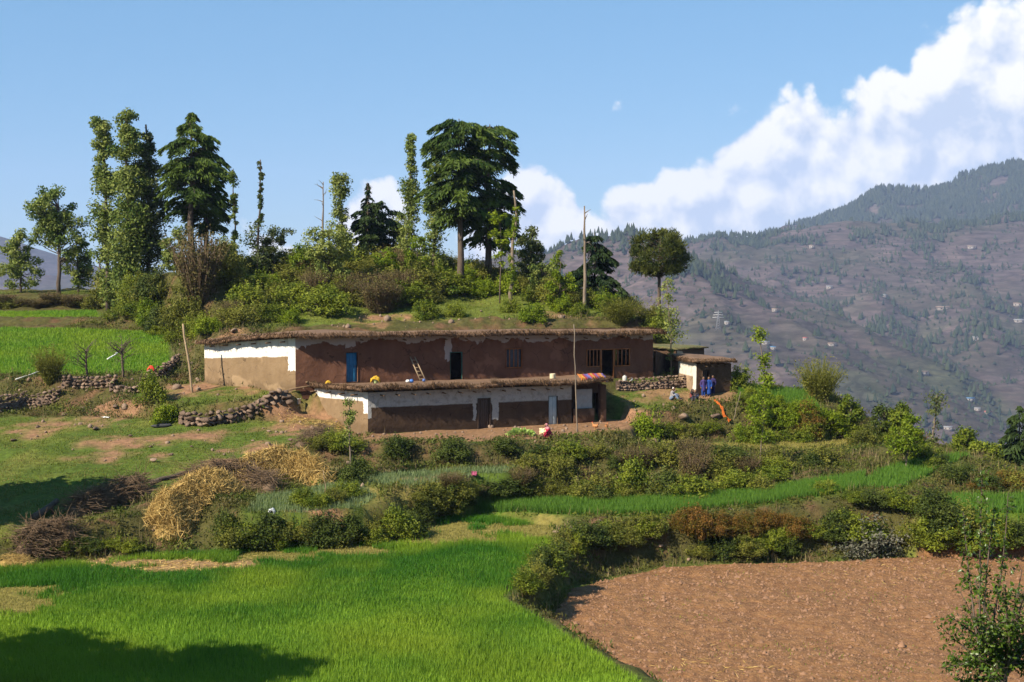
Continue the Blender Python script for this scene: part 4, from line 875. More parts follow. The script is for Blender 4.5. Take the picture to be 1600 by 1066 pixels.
row([(880, 855), (940, 850), (1030, 838)], 9, 46, 56, ['olive', 'green', 'dark'], 'olive bush on the bank behind the ploughed field', 'bushes behind the ploughed field', 6)
row([(1050, 836), (1150, 834), (1250, 832)], 9, 46, 50, ['rust'], 'rust brown bush on top of the ploughed field bank', 'rust bushes on the bank', 5)
row([(1080, 868), (1250, 862)], 7, 34, 46, ['dark', 'green', 'olive'], 'low green bush at the foot of the rust bushes', 'bushes at the bank foot', 5)
row([(1270, 838), (1350, 838)], 4, 50, 60, ['green', 'dark'], 'green bush between the rust bushes and grey thorn', 'bushes left of the grey thorn', 5)
row([(1420, 850), (1500, 852), (1600, 855)], 10, 52, 60, ['green', 'dark', 'olive'], 'green bush on the bank at the right of the ploughed field', 'bushes right of the grey thorn', 7)
row([(1330, 690), (1420, 700), (1480, 740), (1540, 760), (1600, 765)], 11, 36, 48, ['dark', 'olive', 'rust', 'green'], 'bush on the broken ground at the right terraces', 'right terrace bushes', 9)
row([(1280, 770), (1400, 790), (1500, 800)], 6, 34, 44, ['green', 'dark'], 'bush beside the right end of the wheat strip', 'bushes at the strip end', 8)
row([(1150, 690), (1330, 685)], 6, 36, 44, ['green', 'bright', 'olive'], 'bush on the bank above the pale terrace', 'bushes above the pale terrace', 8)
row([(1000, 680), (1130, 680)], 5, 30, 44, ['olive', 'dark', 'green'], 'bush on the rubbly bank below the seated people', 'bushes below the people', 8)
row([(470, 796), (530, 778), (560, 745)], 6, 40, 44, ['olive', 'dark', 'green'], 'bush behind the straw around the thin sapling', 'bushes behind the straw', 8)
row([(90, 856), (170, 858), (225, 852)], 5, 24, 40, ['dark', 'green', 'brown'], 'low bush on the bank under the brushwood', 'bushes under the brushwood', 5)
row([(490, 700), (560, 705)], 3, 34, 44, ['green', 'olive'], 'bush at the meadow edge near the house corner', 'bushes near the house corner', 5)
row([(1150, 620), (1250, 640), (1300, 665)], 6, 28, 40, ['bright', 'green'], 'bush along the grassy shoulder right of the hut', 'shoulder bushes', 6)

# ------------------------------------------------------------------ grass, wheat, weeds (uncountable: one object each)
def sample(names, dens, excl=None, box_=None, lim=None):
    out = []
    for k in names:
        p = POLY[k]; x0, y0 = p[:, :2].min(0); x1, y1 = p[:, :2].max(0); y0 = max(y0, 44)
        n = int((x1 - x0) * (y1 - y0) * dens); x = rng.uniform(x0, x1, n); y = rng.uniform(y0, y1, n)
        m = inside(k, x, y) & (np.abs(x) < y * .375 + 1); x, y = x[m], y[m]; out.append(np.c_[x, y])
    return np.concatenate(out)
def lookup(A, x, y):
    i = np.clip(np.searchsorted(GX, x), 0, len(GX) - 1); j = np.clip(np.searchsorted(GY, y), 0, len(GY) - 1); return A[i, j]
def blades(name, P, h, w, m, label, cat, lean=.35, tint=None, bent=True):
    n = len(P); x, y = P[:, 0], P[:, 1]; z = H(x, y) - .02; b = np.c_[x, y, z]; az = rng.uniform(0, 6.28, n); hh = h * rng.uniform(.6, 1.2, n) if np.isscalar(h) else h
    d = np.c_[np.cos(az), np.sin(az), np.zeros(n)]; s = np.c_[-d[:, 1], d[:, 0], np.zeros(n)] * (w / 2 * rng.uniform(.7, 1.3, n))[:, None]
    la = rng.normal(0, lean, n); tip = b + np.c_[np.zeros(n), np.zeros(n), hh] + d * (la * hh)[:, None]
    V = np.stack([b - s, b + s, tip], 1).reshape(-1, 3)
    t = np.clip(rng.normal(.5, .22, n), 0, 1) if tint is None else tint
    me = mk_mesh(name, V, np.arange(n * 3).reshape(n, 3), [m], attrs={'tint': np.repeat(t, 3)})
    return tag(link(name, me), label, cat, kind='stuff')
P = sample(['field'], 520); ex = np.maximum(lookup(stub, P[:, 0], P[:, 1]), lookup(strawp, P[:, 0], P[:, 1]))
edge = pdist('field', P[:, 0], P[:, 1])[0]; vig = fbm(P[:, 0], P[:, 1], 4, .18)
keep = (rng.random(len(P)) > ex * 1.15) & (rng.random(len(P)) < np.clip(.55 + edge * .5, 0, 1)); P = P[keep]; vig = vig[keep]
near = np.clip((P[:, 1] - 50) / 12, 0, 1)
blades('wheat', P, (.13 + .26 * vig) * rng.uniform(.6, 1.25, len(P)), .036, M_wheat, 'lush green young wheat covering the foreground field', 'wheat', .35, np.clip(rng.normal(.5, .18, len(P)) + (.45 - near) * .95 - (vig - .5) * 1.5, 0, 1))
P = sample(['strip'], 640); blades('wheat', P, .46, .04, M_wheat2, 'tall dense wheat in the narrow strip behind the ploughed field', 'wheat', .22)
P = sample(['patch_e', 'patch_f', 'hut_mound'], 240); blades('wheat', P, .42, .045, M_wheat2, 'green wheat patches on the right terraces', 'wheat', .25)
P = sample(['left_field', 'left_strip'], 110); blades('wheat', P, .22, .06, M_wheat, 'green crop on the left upper fields', 'wheat', .3)
P = sample(['grey_terrace', 'straw_terrace'], 130); blades('grass', P, .28, .04, leafmat('grey_grass', (.09, .14, .05), (.20, .24, .11), .3, orand=0), 'greyish green grass on the small terrace below the house', 'grass', .4)
P = sample(['pale_terrace'], 150); blades('stubble', P, .14, .04, M_stub, 'pale yellow cut grass on the right terrace', 'stubble', .5)
P = sample(['field'], 160); ex = lookup(stub, P[:, 0], P[:, 1]); P = P[rng.random(len(P)) < ex]
blades('stubble', P, .11, .035, M_stub, 'yellowish stubble beside the wheat field', 'stubble', .6)
P = sample(['meadow', 'upper_yard', 'hill_low', 'people_yard', 'left_ridge', 'hill_top'], 75); ex = lookup(soilmask, P[:, 0], P[:, 1]); cl = fbm(P[:, 0], P[:, 1], 3, .8); P = P[(rng.random(len(P)) > ex * 1.1) & (cl > .36)]
blades('grass', P, .11, .05, M_grassb, 'short cropped grass on the meadow and hill', 'grass', .6)
def weeds():
    n = 250000; x = rng.uniform(-38, 40, n); y = rng.uniform(52, 125, n); bd = bankd(x, y); cl = fbm(x, y, 4, .7)
    edge_w = np.clip((bd + .02) / .2, 0, 1); k = (np.abs(x) < y * .375 + 1) & (bd > .01) & (rng.random(n) < edge_w * np.clip((cl - .26) * 4, .15, 1) * np.clip(95 / y - .45, .2, .62)) & (bd < 14)
    for nm in ('upper_base',): k &= ~inside(nm, x, y)
    k &= ~((x > -16) & (x < 11) & (y > 89.5 + (x + 9) * .44) & (y < 112))      # under the houses
    x, y = x[k], y[k]; n = len(x); z = H(x, y); b = np.c_[x, y, z]; hh = rng.uniform(.10, .40, n) * (.4 + 1.1 * fbm(x, y, 3, .5)); m = 6
    P_ = b[:, None] + rng.normal(0, 1, (n, m, 3)) * (hh * .55)[:, None, None] * [1, 1, .5] + np.array([0, 0, 1]) * (hh * .45)[:, None, None]
    t = np.clip(fbm(x, y, 4, .6) * 1.6 - .35 + rng.normal(0, .15, n), 0, 1)
    V, F = leaf_quads(P_.reshape(-1, 3), np.repeat(hh * .55 + .05, m) * rng.uniform(.6, 1.2, n * m), .35, along=np.array([0, 0, .8]) + rng.normal(0, .6, (n * m, 3)))
    me = mk_mesh('weeds', V, F, [M_under], attrs={'tint': np.repeat(t, 4 * m)}); tag(link('weeds', me), 'tangled weeds and grasses covering the terrace banks', 'weeds', kind='stuff')
weeds()
def stems():
    n = 90000; x = rng.uniform(-38, 40, n); y = rng.uniform(56, 120, n); bd = bankd(x, y); cl = fbm(x + 40, y, 4, .45); k = (np.abs(x) < y * .375 + 1) & (bd > .01) & (bd < 12) & (cl > .5) & (rng.random(n) < .8)
    k &= ~((x > -16) & (x < 11) & (y > 89.5 + (x + 9) * .44) & (y < 112)); P_ = np.c_[x[k], y[k]]
    blades('dry_stems', P_, rng.uniform(.2, .75, len(P_)), .035, leafmat('dry_stems', (.085, .062, .030), (.26, .20, .10), .15, orand=0), 'dry grass stems and dead stalks standing on the terrace banks', 'dry grass', .45)
stems()
# clods and straw on the ploughed soil
def clods():
    n = 26000; x = rng.uniform(1, 34, n); y = rng.uniform(44, 79, n); k = inside('plough', x, y) & (x < y * .38); x, y = x[k], y[k]; n = len(x); V0 = np.array([(1, 0, 0), (0, 1, 0), (-1, 0, 0), (0, -1, 0), (0, 0, 1.)]); F0 = np.array([(0, 1, 4), (1, 2, 4), (2, 3, 4), (3, 0, 4)]); s = rng.exponential(.022, n) + .018
    V = V0[None] * s[:, None, None] * rng.uniform(.6, 1.35, (n, len(V0), 1)) * [1, 1, 1.0]; V = V + np.c_[x, y, H(x, y) + .03 + (fbm(x, y, 4, 3.6) - .45) * .17 + (fbm(x + 9, y * 1.3, 4, .9) - .5) * .14][:, None]
    tag(link('soil_clods', mk_mesh('soil_clods', V.reshape(-1, 3), (F0[None] + np.arange(n)[:, None, None] * len(V0)).reshape(-1, 3), [M_soilclod])), 'loose reddish clods strewn over the ploughed field', 'clods', kind='stuff')
clods()
P = sample(['plough'], 14); cl = fbm(P[:, 0], P[:, 1], 4, .5); P = P[cl > .52]
blades('sprouts', P + 0, .12, .05, M_bush, 'sparse green sprouts on the ploughed soil', 'sprouts', .7)
def straw_scatter(name, pts, n, label, sp=.6, L_=.4):
    q = np.array([G(a, b) for a, b in pts]); i = rng.integers(0, len(q), n); x = q[i, 0] + rng.normal(0, sp, n); y = q[i, 1] + rng.normal(0, sp, n); c = np.c_[x, y, H(x, y) + rng.uniform(.01, .07, n)]
    a = rng.uniform(0, 6.28, n); al = np.c_[np.cos(a), np.sin(a), rng.normal(0, .15, n)]; V, F = leaf_quads(c, L_ * rng.uniform(.4, 1.2, n), .08, along=al)
    tag(link(name, mk_mesh(name, V, F, [M_straw], attrs={'tint': np.repeat(rng.random(n), 4)})), label, 'straw', kind='stuff')
straw_scatter('loose_straw', [(150 + i * 17, 880 + (i * 7 % 5) * 4) for i in range(15)], 1500, 'pale straw littered along the edge of the wheat field', 1.0)
straw_scatter('loose_straw', [(455, 655), (475, 660), (500, 664), (525, 668)], 900, 'yellow straw on the ground beside the lower gable', .5)
straw_scatter('loose_straw', [(1020, 1010), (1080, 1035), (1130, 1045), (1180, 1055), (1330, 900), (1400, 890), (1450, 900)], 420, 'straw wisps lying on the ploughed field', 1.1)

# ------------------------------------------------------------------ stones
def stone_mesh(seed, sub=2):
    r = np.random.default_rng(seed); V, F = ico(sub); V = V.copy(); ax = unit(r.normal(size=(7, 3)))
    for a in ax: d = V @ a; lim = r.uniform(.38, .72); V -= np.maximum(d - lim, 0)[:, None] * a
    V *= r.uniform(.85, 1.15, (len(V), 1)) ** .4; V *= [1, r.uniform(.65, .9), r.uniform(.5, .7)]; return V, F
def stone_me(seed, m): V, F = stone_mesh(seed); return mk_mesh('stone', V, F, [m])
ST = [stone_me(20 + i, M_stone) for i in range(4)] + [stone_me(40 + i, M_stonedk) for i in range(6)]
rs = random.Random(9)
def stone_wall(path, hpx, label, size=.26, group=None, thick=1, back=None):
    # dry-stone wall following base pixels; every stone its own object
    q = np.array([G(a, b) for a, b in path]); root = tag(link('stone_wall', None, None, q[0]), label, 'stone wall', group); root_p = q[0]
    L_ = np.r_[0, np.cumsum(np.linalg.norm(np.diff(q[:, :2], axis=0), axis=1))]; nmax = 290; cnt = 0
    Hm = hpx * q[:, 1].mean() / F_PX; rows = max(2, int(round(Hm / (size * .75)))); core = []
    for j in range(rows):
        s = rs.uniform(0, size * .5)
        while s < L_[-1] and cnt < nmax:
            w = size * rs.uniform(.65, 1.45); x = np.interp(s + w / 2, L_, q[:, 0]); y = np.interp(s + w / 2, L_, q[:, 1]); z = float(H(x, y)); top = Hm * (.72 + .5 * fbm(np.array([s * .4]), np.array([q[0, 0]]), 3)[0])
            if (j + .3) * size * .75 < top:
                o = link('stone', ST[rs.randrange(10)], root, np.array([x + rs.gauss(0, .05), y + rs.gauss(0, .05) + .03 * j, z + (j + .42) * size * .75]) - root_p)
                o.rotation_euler = (rs.uniform(-.35, .35), rs.uniform(-.35, .35), rs.uniform(0, 6.28)); k = w * .66; o.scale = (k, k * rs.uniform(.8, 1.2), k * rs.uniform(.8, 1.1)); cnt += 1
            s += w * .93
    n = 24; ss = np.linspace(0, L_[-1], n); cx = np.interp(ss, L_, q[:, 0]); cy = np.interp(ss, L_, q[:, 1]) + size * .55; cz = H(cx, cy); mb = MB()
    prof = [(-.12, -.3), (-.06, Hm * .5), (.5, Hm * .52), (.9, -.3)]
    V = np.array([[[cx[i], cy[i] + a, cz[i] + b] for a, b in prof] for i in range(n)]).reshape(-1, 3) - root_p; k = len(prof)
    F = np.array([[i * k + j, i * k + j + 1, (i + 1) * k + j + 1, (i + 1) * k + j] for i in range(n - 1) for j in range(k - 1)]); mb.add(V, F); mb.build('rubble_core', M_stonedk, root)
stone_wall([(-40, 652), (0, 645), (40, 637), (90, 626)], 26, 'dry-stone wall running to the left edge below the green field', .27)
stone_wall([(95, 614), (130, 609), (180, 606)], 20, 'heaped dry-stone wall at the corner of the green field', .30)
stone_wall([(278, 664), (320, 668), (370, 660), (410, 644), (448, 632)], 24, 'rough boulder retaining wall between the meadow and the gable', .44)
stone_wall([(962, 612), (1000, 611), (1040, 608), (1072, 606)], 20, 'dry-stone terrace wall right of the coloured blanket roof end', .25)
stone_wall([(225, 600), (255, 590), (278, 570)], 18, 'broken stone wall by the leaning pole and green field corner', .28)
stone_wall([(170, 612), (205, 615), (225, 612)], 12, 'tumbled low stones between the wall and the leafy bush', .34)
RK = 'loose rocks lying on the meadow'
for i_, (px, py, w) in enumerate(sorted(((60, 668, 14), (150, 672, 18), (205, 683, 12), (240, 722, 22), (268, 712, 12), (100, 650, 16), (300, 700, 10), (235, 700, 10), (420, 676, 12), (455, 690, 14), (20, 690, 14), (180, 640, 18), (130, 640, 14), (395, 690, 9), (350, 712, 9)))):
    p = G(px, py); s = w * p[1] / F_PX * .5; o = link('rock', ST[rs.randrange(10)], None, p + [0, 0, s * .25], rs.uniform(0, 6), (s, s * .8, s * .7)); tag(o, 'loose rock lying on the sloping meadow, %s from the left' % ORD[i_], 'rock', RK)
for px, py, w, lab in ((868, 834, 16, 'pinkish rock at the corner of the stubble patch'), (1033, 858, 15, 'pale rock low on the ploughed field bank'), (285, 519, 16, 'pale rock above the gable roof'), (365, 520, 24, 'flat reddish rock on the grass above the left roof bend'), (858, 508, 10, 'small pale stone on the grass beside the bright round bush'), (752, 488, 9, 'white stone on the open grass above the roof'), (1065, 655, 28, 'big tan boulder on the bank below the seated man'), (1120, 655, 24, 'tan boulder on the bank below the standing people'), (405, 632, 24, 'squared pale boulder on top of the retaining wall')):
    p = G(px, py); s = w * p[1] / F_PX * .5; o = link('rock', ST[rs.randrange(5)], None, p + [0, 0, s * .2], rs.uniform(0, 6), (s, s * .8, s * .8)); tag(o, lab, 'rock')
def pebbles():
    n = 2600; x = rng.uniform(-36, 12, n); y = rng.uniform(66, 118, n); m = lookup(np.maximum(soilmask, bank * .35), x, y); k = (rng.random(n) < m) & (np.abs(x) < y * .375); x, y = x[k], y[k]; n = len(x); V0, F0 = ico(1); s = rng.exponential(.045, n) + .03
    V = V0[None] * s[:, None, None] * rng.uniform(.7, 1.3, (n, len(V0), 1)) + np.c_[x, y, H(x, y) + s * .3][:, None]
    tag(link('pebbles', mk_mesh('pebbles', V.reshape(-1, 3), (F0[None] + np.arange(n)[:, None, None] * len(V0)).reshape(-1, 3), [M_stone])), 'small stones strewn over bare earth', 'pebbles', kind='stuff')
pebbles()

# ------------------------------------------------------------------ straw heaps and brushwood
def heap(name, pts, hpx, wpx, n, L_, m, label, cat, aspect=.045, flatdir=None, core=True, sticks=False):
    q = np.array([G(a, b) for a, b in pts]); r = np.random.default_rng(abs(int(pts[0][0] * 7)) + 1); s = q[:, 1].mean() / F_PX; hh = hpx * s; ww = wpx * s * .5; root = tag(link(name, None, None, q[0]), label, cat)
    seg = r.integers(0, max(1, len(q) - 1), n); f = r.random(n)[:, None]; c = q[seg] + (q[np.minimum(seg + 1, len(q) - 1)] - q[seg]) * f
    rad = r.random(n) ** .6; an = r.uniform(0, 6.28, n); off = np.c_[np.cos(an), np.sin(an)] * (rad * ww)[:, None]; x = c[:, 0] + off[:, 0]; y = c[:, 1] + off[:, 1] * .8
    lump = .65 + .7 * fbm(x, y, 3, .9); zz = H(x, y) + hh * 1.25 * (1 - rad) ** .75 * lump + .05 * r.uniform(.62, 1.22, n)
    tdir = np.c_[np.cos(an) * .6, np.sin(an) * .6, -rad * .8] + r.normal(0, .8, (n, 3))
    if sticks:
        mb = MB(); tdir = unit(np.c_[r.normal(0, 1, n), r.normal(0, .6, n), r.normal(0, .28, n)])
        for i in range(n):
            a = np.array([x[i], y[i], zz[i]]) - q[0]; l = L_ * r.uniform(.4, 1.2); b = a + tdir[i] * l; mid = (a + b) / 2 + r.normal(0, .06, 3); V, F = tube(bez(a, mid, b, 3), [.014, .011, .006], 3, False); mb.add(V, F, r.random())
        mb.build('twigs', m, root)
    else:
        V, F = leaf_quads(np.c_[x, y, zz] - q[0], L_ * r.uniform(.4, 1.2, n), aspect, along=tdir, r=r); link('straw', mk_mesh('straw', V, F, [m], attrs={'tint': np.repeat(np.clip(r.normal(.55, .25, n), 0, 1), 4)}), root)
    if core:
        k = 200; mb = MB(); Vs, Fs = ico(3)
        for i in range(len(q)):
            Vc = Vs * [ww * .6, ww * .5, hh * .5]; Vc = Vc * (1 + .25 * (fbm(Vs[:, 0] + i, Vs[:, 1] + Vs[:, 2], 3, 2.5) - .5))[:, None] + q[i] - q[0]; mb.add(Vc, Fs, .3)
        tag(mb.build('core', m, root, True), kind='stuff')
heap('straw_heap', [(262, 838), (268, 815), (290, 792), (320, 776), (350, 772)], 34, 72, 9000, .8, M_straw, 'big heap of pale straw spilling down the bank', 'straw heap')
heap('straw_heap', [(385, 750), (420, 744), (460, 746), (500, 756)], 32, 60, 6000, .85, M_straw, 'long golden heap of stalks beside the brushwood', 'straw heap')
heap('straw_heap', [(10, 884), (45, 886)], 16, 40, 1500, .3, M_straw, 'small straw heap at the left edge of the wheat field', 'straw heap')
heap('brushwood', [(120, 806), (170, 790), (225, 775)], 28, 46, 1700, 1.0, M_twig, 'long pile of dry grey brushwood left of the big straw heap', 'brushwood', sticks=True)
heap('brushwood', [(38, 862), (70, 850), (105, 838)], 26, 44, 1200, .9, M_twig, 'pile of dry brushwood above the small straw heap', 'brushwood', sticks=True)
heap('brushwood', [(290, 762), (340, 752), (385, 748), (420, 770)], 28, 42, 1600, 1.0, M_twig, 'pile of dry brushwood between the two big straw heaps', 'brushwood', sticks=True)
heap('brushwood', [(470, 700), (520, 690)], 18, 34, 700, .7, M_twig, 'small heap of dry twigs at the meadow edge near the house', 'brushwood', sticks=True)
def pole(name, a, b, r0, r1, m, label, cat='pole', n=8):
    a = np.asarray(a); b = np.asarray(b); mb = MB(); t = np.linspace(0, 1, n)[:, None]; P_ = (b - a) * t; P_[1:-1] += rng.normal(0, .02, (n - 2, 3)); V, F = tube(P_, np.linspace(r0, r1, n), 8); mb.add(V, F)
    for k in range(3):
        i = rng.integers(2, n - 1); V, F = tube([P_[i], P_[i] + unit(rng.normal(size=3)) * r0 * 2.2], [r0 * .5, r0 * .35], 6); mb.add(V, F)
    return tag(mb.build(name, m, None, True, loc=a), label, cat)
g0 = G(302, 614); pole('leaning_pole', g0 - [0, 0, .3], D(286, 506, g0[1] + .3), .085, .065, M_paletimber, 'tall pale wooden pole leaning left on the upper lawn')
g0 = G(236, 768); g1 = G(345, 740); pole('felled_trunk', g0 + [0, 0, .45], g1 + [0, 0, .55], .14, .08, M_bark, 'felled trunk lying along the brushwood with a pale cut end', 'log')
g0 = G(55, 812); pole('log', g0 + [0, -.3, .1], g0 + [.75, 1.2, .75], .2, .14, M_bark, 'dark mossy log propped in the tree shadow on the meadow', 'log', 5)
g0 = G(25, 606); g1 = G(100, 582); pole('pale_rail', g0 + [0, 0, .55], g1 + [0, 0, .55], .05, .04, mat('whitened_wood', (.5, .5, .46), (.62, .6, .55)), 'whitish rail sloping above the left stone wall', 'rail')
g0 = G(168, 568); g1 = G(184, 562); pole('pale_rail', g0 + [0, 0, .3], g1 + [0, 0, .5], .06, .05, mat('white_pole', (.6, .6, .56), (.7, .7, .66)), 'short white stick in the crop beside the right bare tree', 'stick')
g0 = G(1145, 660); pole('bare_stick', g0 - [0, 0, .2], D(1157, 612, g0[1]), .03, .02, M_barkpale, 'pale bare stick standing on the bank right of the orange cloth', 'stick')
g0 = G(512, 785); pole('bare_stick', g0 - [0, 0, .2], D(505, 735, g0[1]), .025, .015, M_paletimber, 'thin pale cane standing behind the straw terrace path', 'stick')
# ------------------------------------------------------------------ houses
def mudmat(name, c1, c2, white=None, patchy=False, strips=(), scribble=False, wcol=(.74, .70, .64)):
    m, N, L = new_mat(name)
    def Mt(op, a, b=None, c=None, cl=False):
        n = N.new('ShaderNodeMath'); n.operation = op; n.use_clamp = cl
        for i, x in enumerate((a, b, c)):
            if x is None: continue
            if isinstance(x, (int, float)): n.inputs[i].default_value = x
            else: L.new(x, n.inputs[i])
        return n.outputs[0]
    uv = N.new('ShaderNodeUVMap'); s = N.new('ShaderNodeSeparateXYZ'); L.new(uv.outputs[0], s.inputs[0]); u, v = s.outputs[0], s.outputs[1]
    tc = N.new('ShaderNodeTexCoord')
    def nz(sc, d=6, src=None):
        n = N.new('ShaderNodeTexNoise'); n.inputs['Scale'].default_value = sc; n.inputs['Detail'].default_value = d; n.inputs['Roughness'].default_value = .6; L.new(src or tc.outputs['Object'], n.inputs['Vector']); return n.outputs['Fac']
    r = N.new('ShaderNodeValToRGB'); r.color_ramp.elements[0].position = .3; r.color_ramp.elements[1].position = .7; r.color_ramp.elements[0].color = c4(c1); r.color_ramp.elements[1].color = c4(c2); L.new(nz(.9, 8), r.inputs[0])
    # darker damp splash at the foot, vertical streaks
    mp = N.new('ShaderNodeMapping'); mp.inputs['Scale'].default_value = (2.2, 2.2, .5); L.new(tc.outputs['Object'], mp.inputs[0]); st = nz(1.0, 4, mp.outputs[0])
    sc = N.new('ShaderNodeMapRange'); sc.inputs[1].default_value = .35; sc.inputs[2].default_value = .7; sc.inputs[3].default_value = 1.05; sc.inputs[4].default_value = .9; L.new(st, sc.inputs[0])
    vv = N.new('ShaderNodeVectorMath'); vv.operation = 'SCALE'; L.new(r.outputs[0], vv.inputs[0]); L.new(sc.outputs[0], vv.inputs['Scale']); col = vv.outputs[0]
    # splashed dirt along the foot, hand-smeared repair patches and cracks
    def over(col, f, c):
        w_ = N.new('ShaderNodeMixRGB'); L.new(f, w_.inputs[0]); L.new(col, w_.inputs[1]); w_.inputs[2].default_value = c4(c); return w_.outputs[0]
    ft = Mt('MULTIPLY', Mt('SUBTRACT', Mt('ADD', .10, Mt('MULTIPLY', nz(1.7, 6), .22)), v), 9, cl=True); col = over(col, Mt('MULTIPLY', ft, .55), tuple(x * .55 for x in c1))
    rp = Mt('MULTIPLY', Mt('SUBTRACT', nz(.55, 3), .56), 14, cl=True); col = over(col, Mt('MULTIPLY', rp, .6), tuple(min(1, x * 1.45) for x in c2))
    vc = N.new('ShaderNodeTexVoronoi'); vc.feature = 'DISTANCE_TO_EDGE'; vc.inputs['Scale'].default_value = .55; mpv = N.new('ShaderNodeVectorMath'); mpv.operation = 'ADD'; nzv = N.new('ShaderNodeTexNoise'); nzv.inputs['Scale'].default_value = 1.4; L.new(tc.outputs['Object'], nzv.inputs['Vector']); L.new(tc.outputs['Object'], mpv.inputs[0]); L.new(nzv.outputs['Color'], mpv.inputs[1]); L.new(mpv.outputs[0], vc.inputs['Vector'])
    ck = Mt('MULTIPLY', Mt('LESS_THAN', vc.outputs['Distance'], .010), Mt('GREATER_THAN', nz(.8, 3), .5)); col = over(col, Mt('MULTIPLY', ck, .6), tuple(x * .35 for x in c1))
    mask = None
    if white is not None:
        v0, amp = white; mask = Mt('MULTIPLY', Mt('SUBTRACT', Mt('ADD', v, Mt('MULTIPLY', Mt('SUBTRACT', nz(1.3, 6), .5), amp * 1.6)), v0), 38, cl=True); mask = Mt('MULTIPLY', mask, Mt('MULTIPLY_ADD', Mt('MULTIPLY', Mt('SUBTRACT', nz(3.0, 7), .36), 7, cl=True), .35, .65))
    if patchy:
        q = Mt('ADD', Mt('MULTIPLY', nz(.75, 4), 1.25), Mt('MULTIPLY', Mt('SUBTRACT', v, .86), 2.6)); mask = Mt('MULTIPLY', Mt('SUBTRACT', q, .70), 25, cl=True)
    for u0, u1, vm, vx in strips:
        j = Mt('MULTIPLY', Mt('SUBTRACT', nz(1.6, 5), .5), .30); uu = Mt('ADD', u, Mt('MULTIPLY', j, 1.6))
        k = Mt('MULTIPLY', Mt('MULTIPLY', Mt('GREATER_THAN', uu, u0), Mt('LESS_THAN', uu, u1)), Mt('MULTIPLY', Mt('GREATER_THAN', Mt('ADD', v, j), vm), Mt('LESS_THAN', Mt('ADD', v, j), vx))); mask = k if mask is None else Mt('MAXIMUM', mask, k)
    if mask is not None:
        w = N.new('ShaderNodeMixRGB'); w.inputs[1].default_value = c4(wcol); w.inputs[2].default_value = c4(tuple(x * .8 for x in wcol)); L.new(nz(2.2, 5), w.inputs[0]); wc = w.outputs[0]
        if scribble:
            a = Mt('ABSOLUTE', Mt('SUBTRACT', nz(1.1, 2), .5)); ln = Mt('LESS_THAN', a, .007); w2 = N.new('ShaderNodeMixRGB'); L.new(Mt('MULTIPLY', ln, .55), w2.inputs[0]); L.new(wc, w2.inputs[1]); w2.inputs[2].default_value = (.16, .17, .22, 1); wc = w2.outputs[0]
        mm = N.new('ShaderNodeMixRGB'); L.new(mask, mm.inputs[0]); L.new(col, mm.inputs[1]); L.new(wc, mm.inputs[2]); col = mm.outputs[0]
    b = N.new('ShaderNodeBsdfPrincipled'); L.new(col, b.inputs['Base Color']); b.inputs['Roughness'].default_value = .95; b.inputs['Specular IOR Level'].default_value = .1
    bp = N.new('ShaderNodeBump'); bp.inputs['Strength'].default_value = .7; bp.inputs['Distance'].default_value = .09; L.new(nz(2.2, 8), bp.inputs['Height']); L.new(bp.outputs[0], b.inputs['Normal'])
    o = N.new('ShaderNodeOutputMaterial'); L.new(b.outputs[0], o.inputs[0]); return m

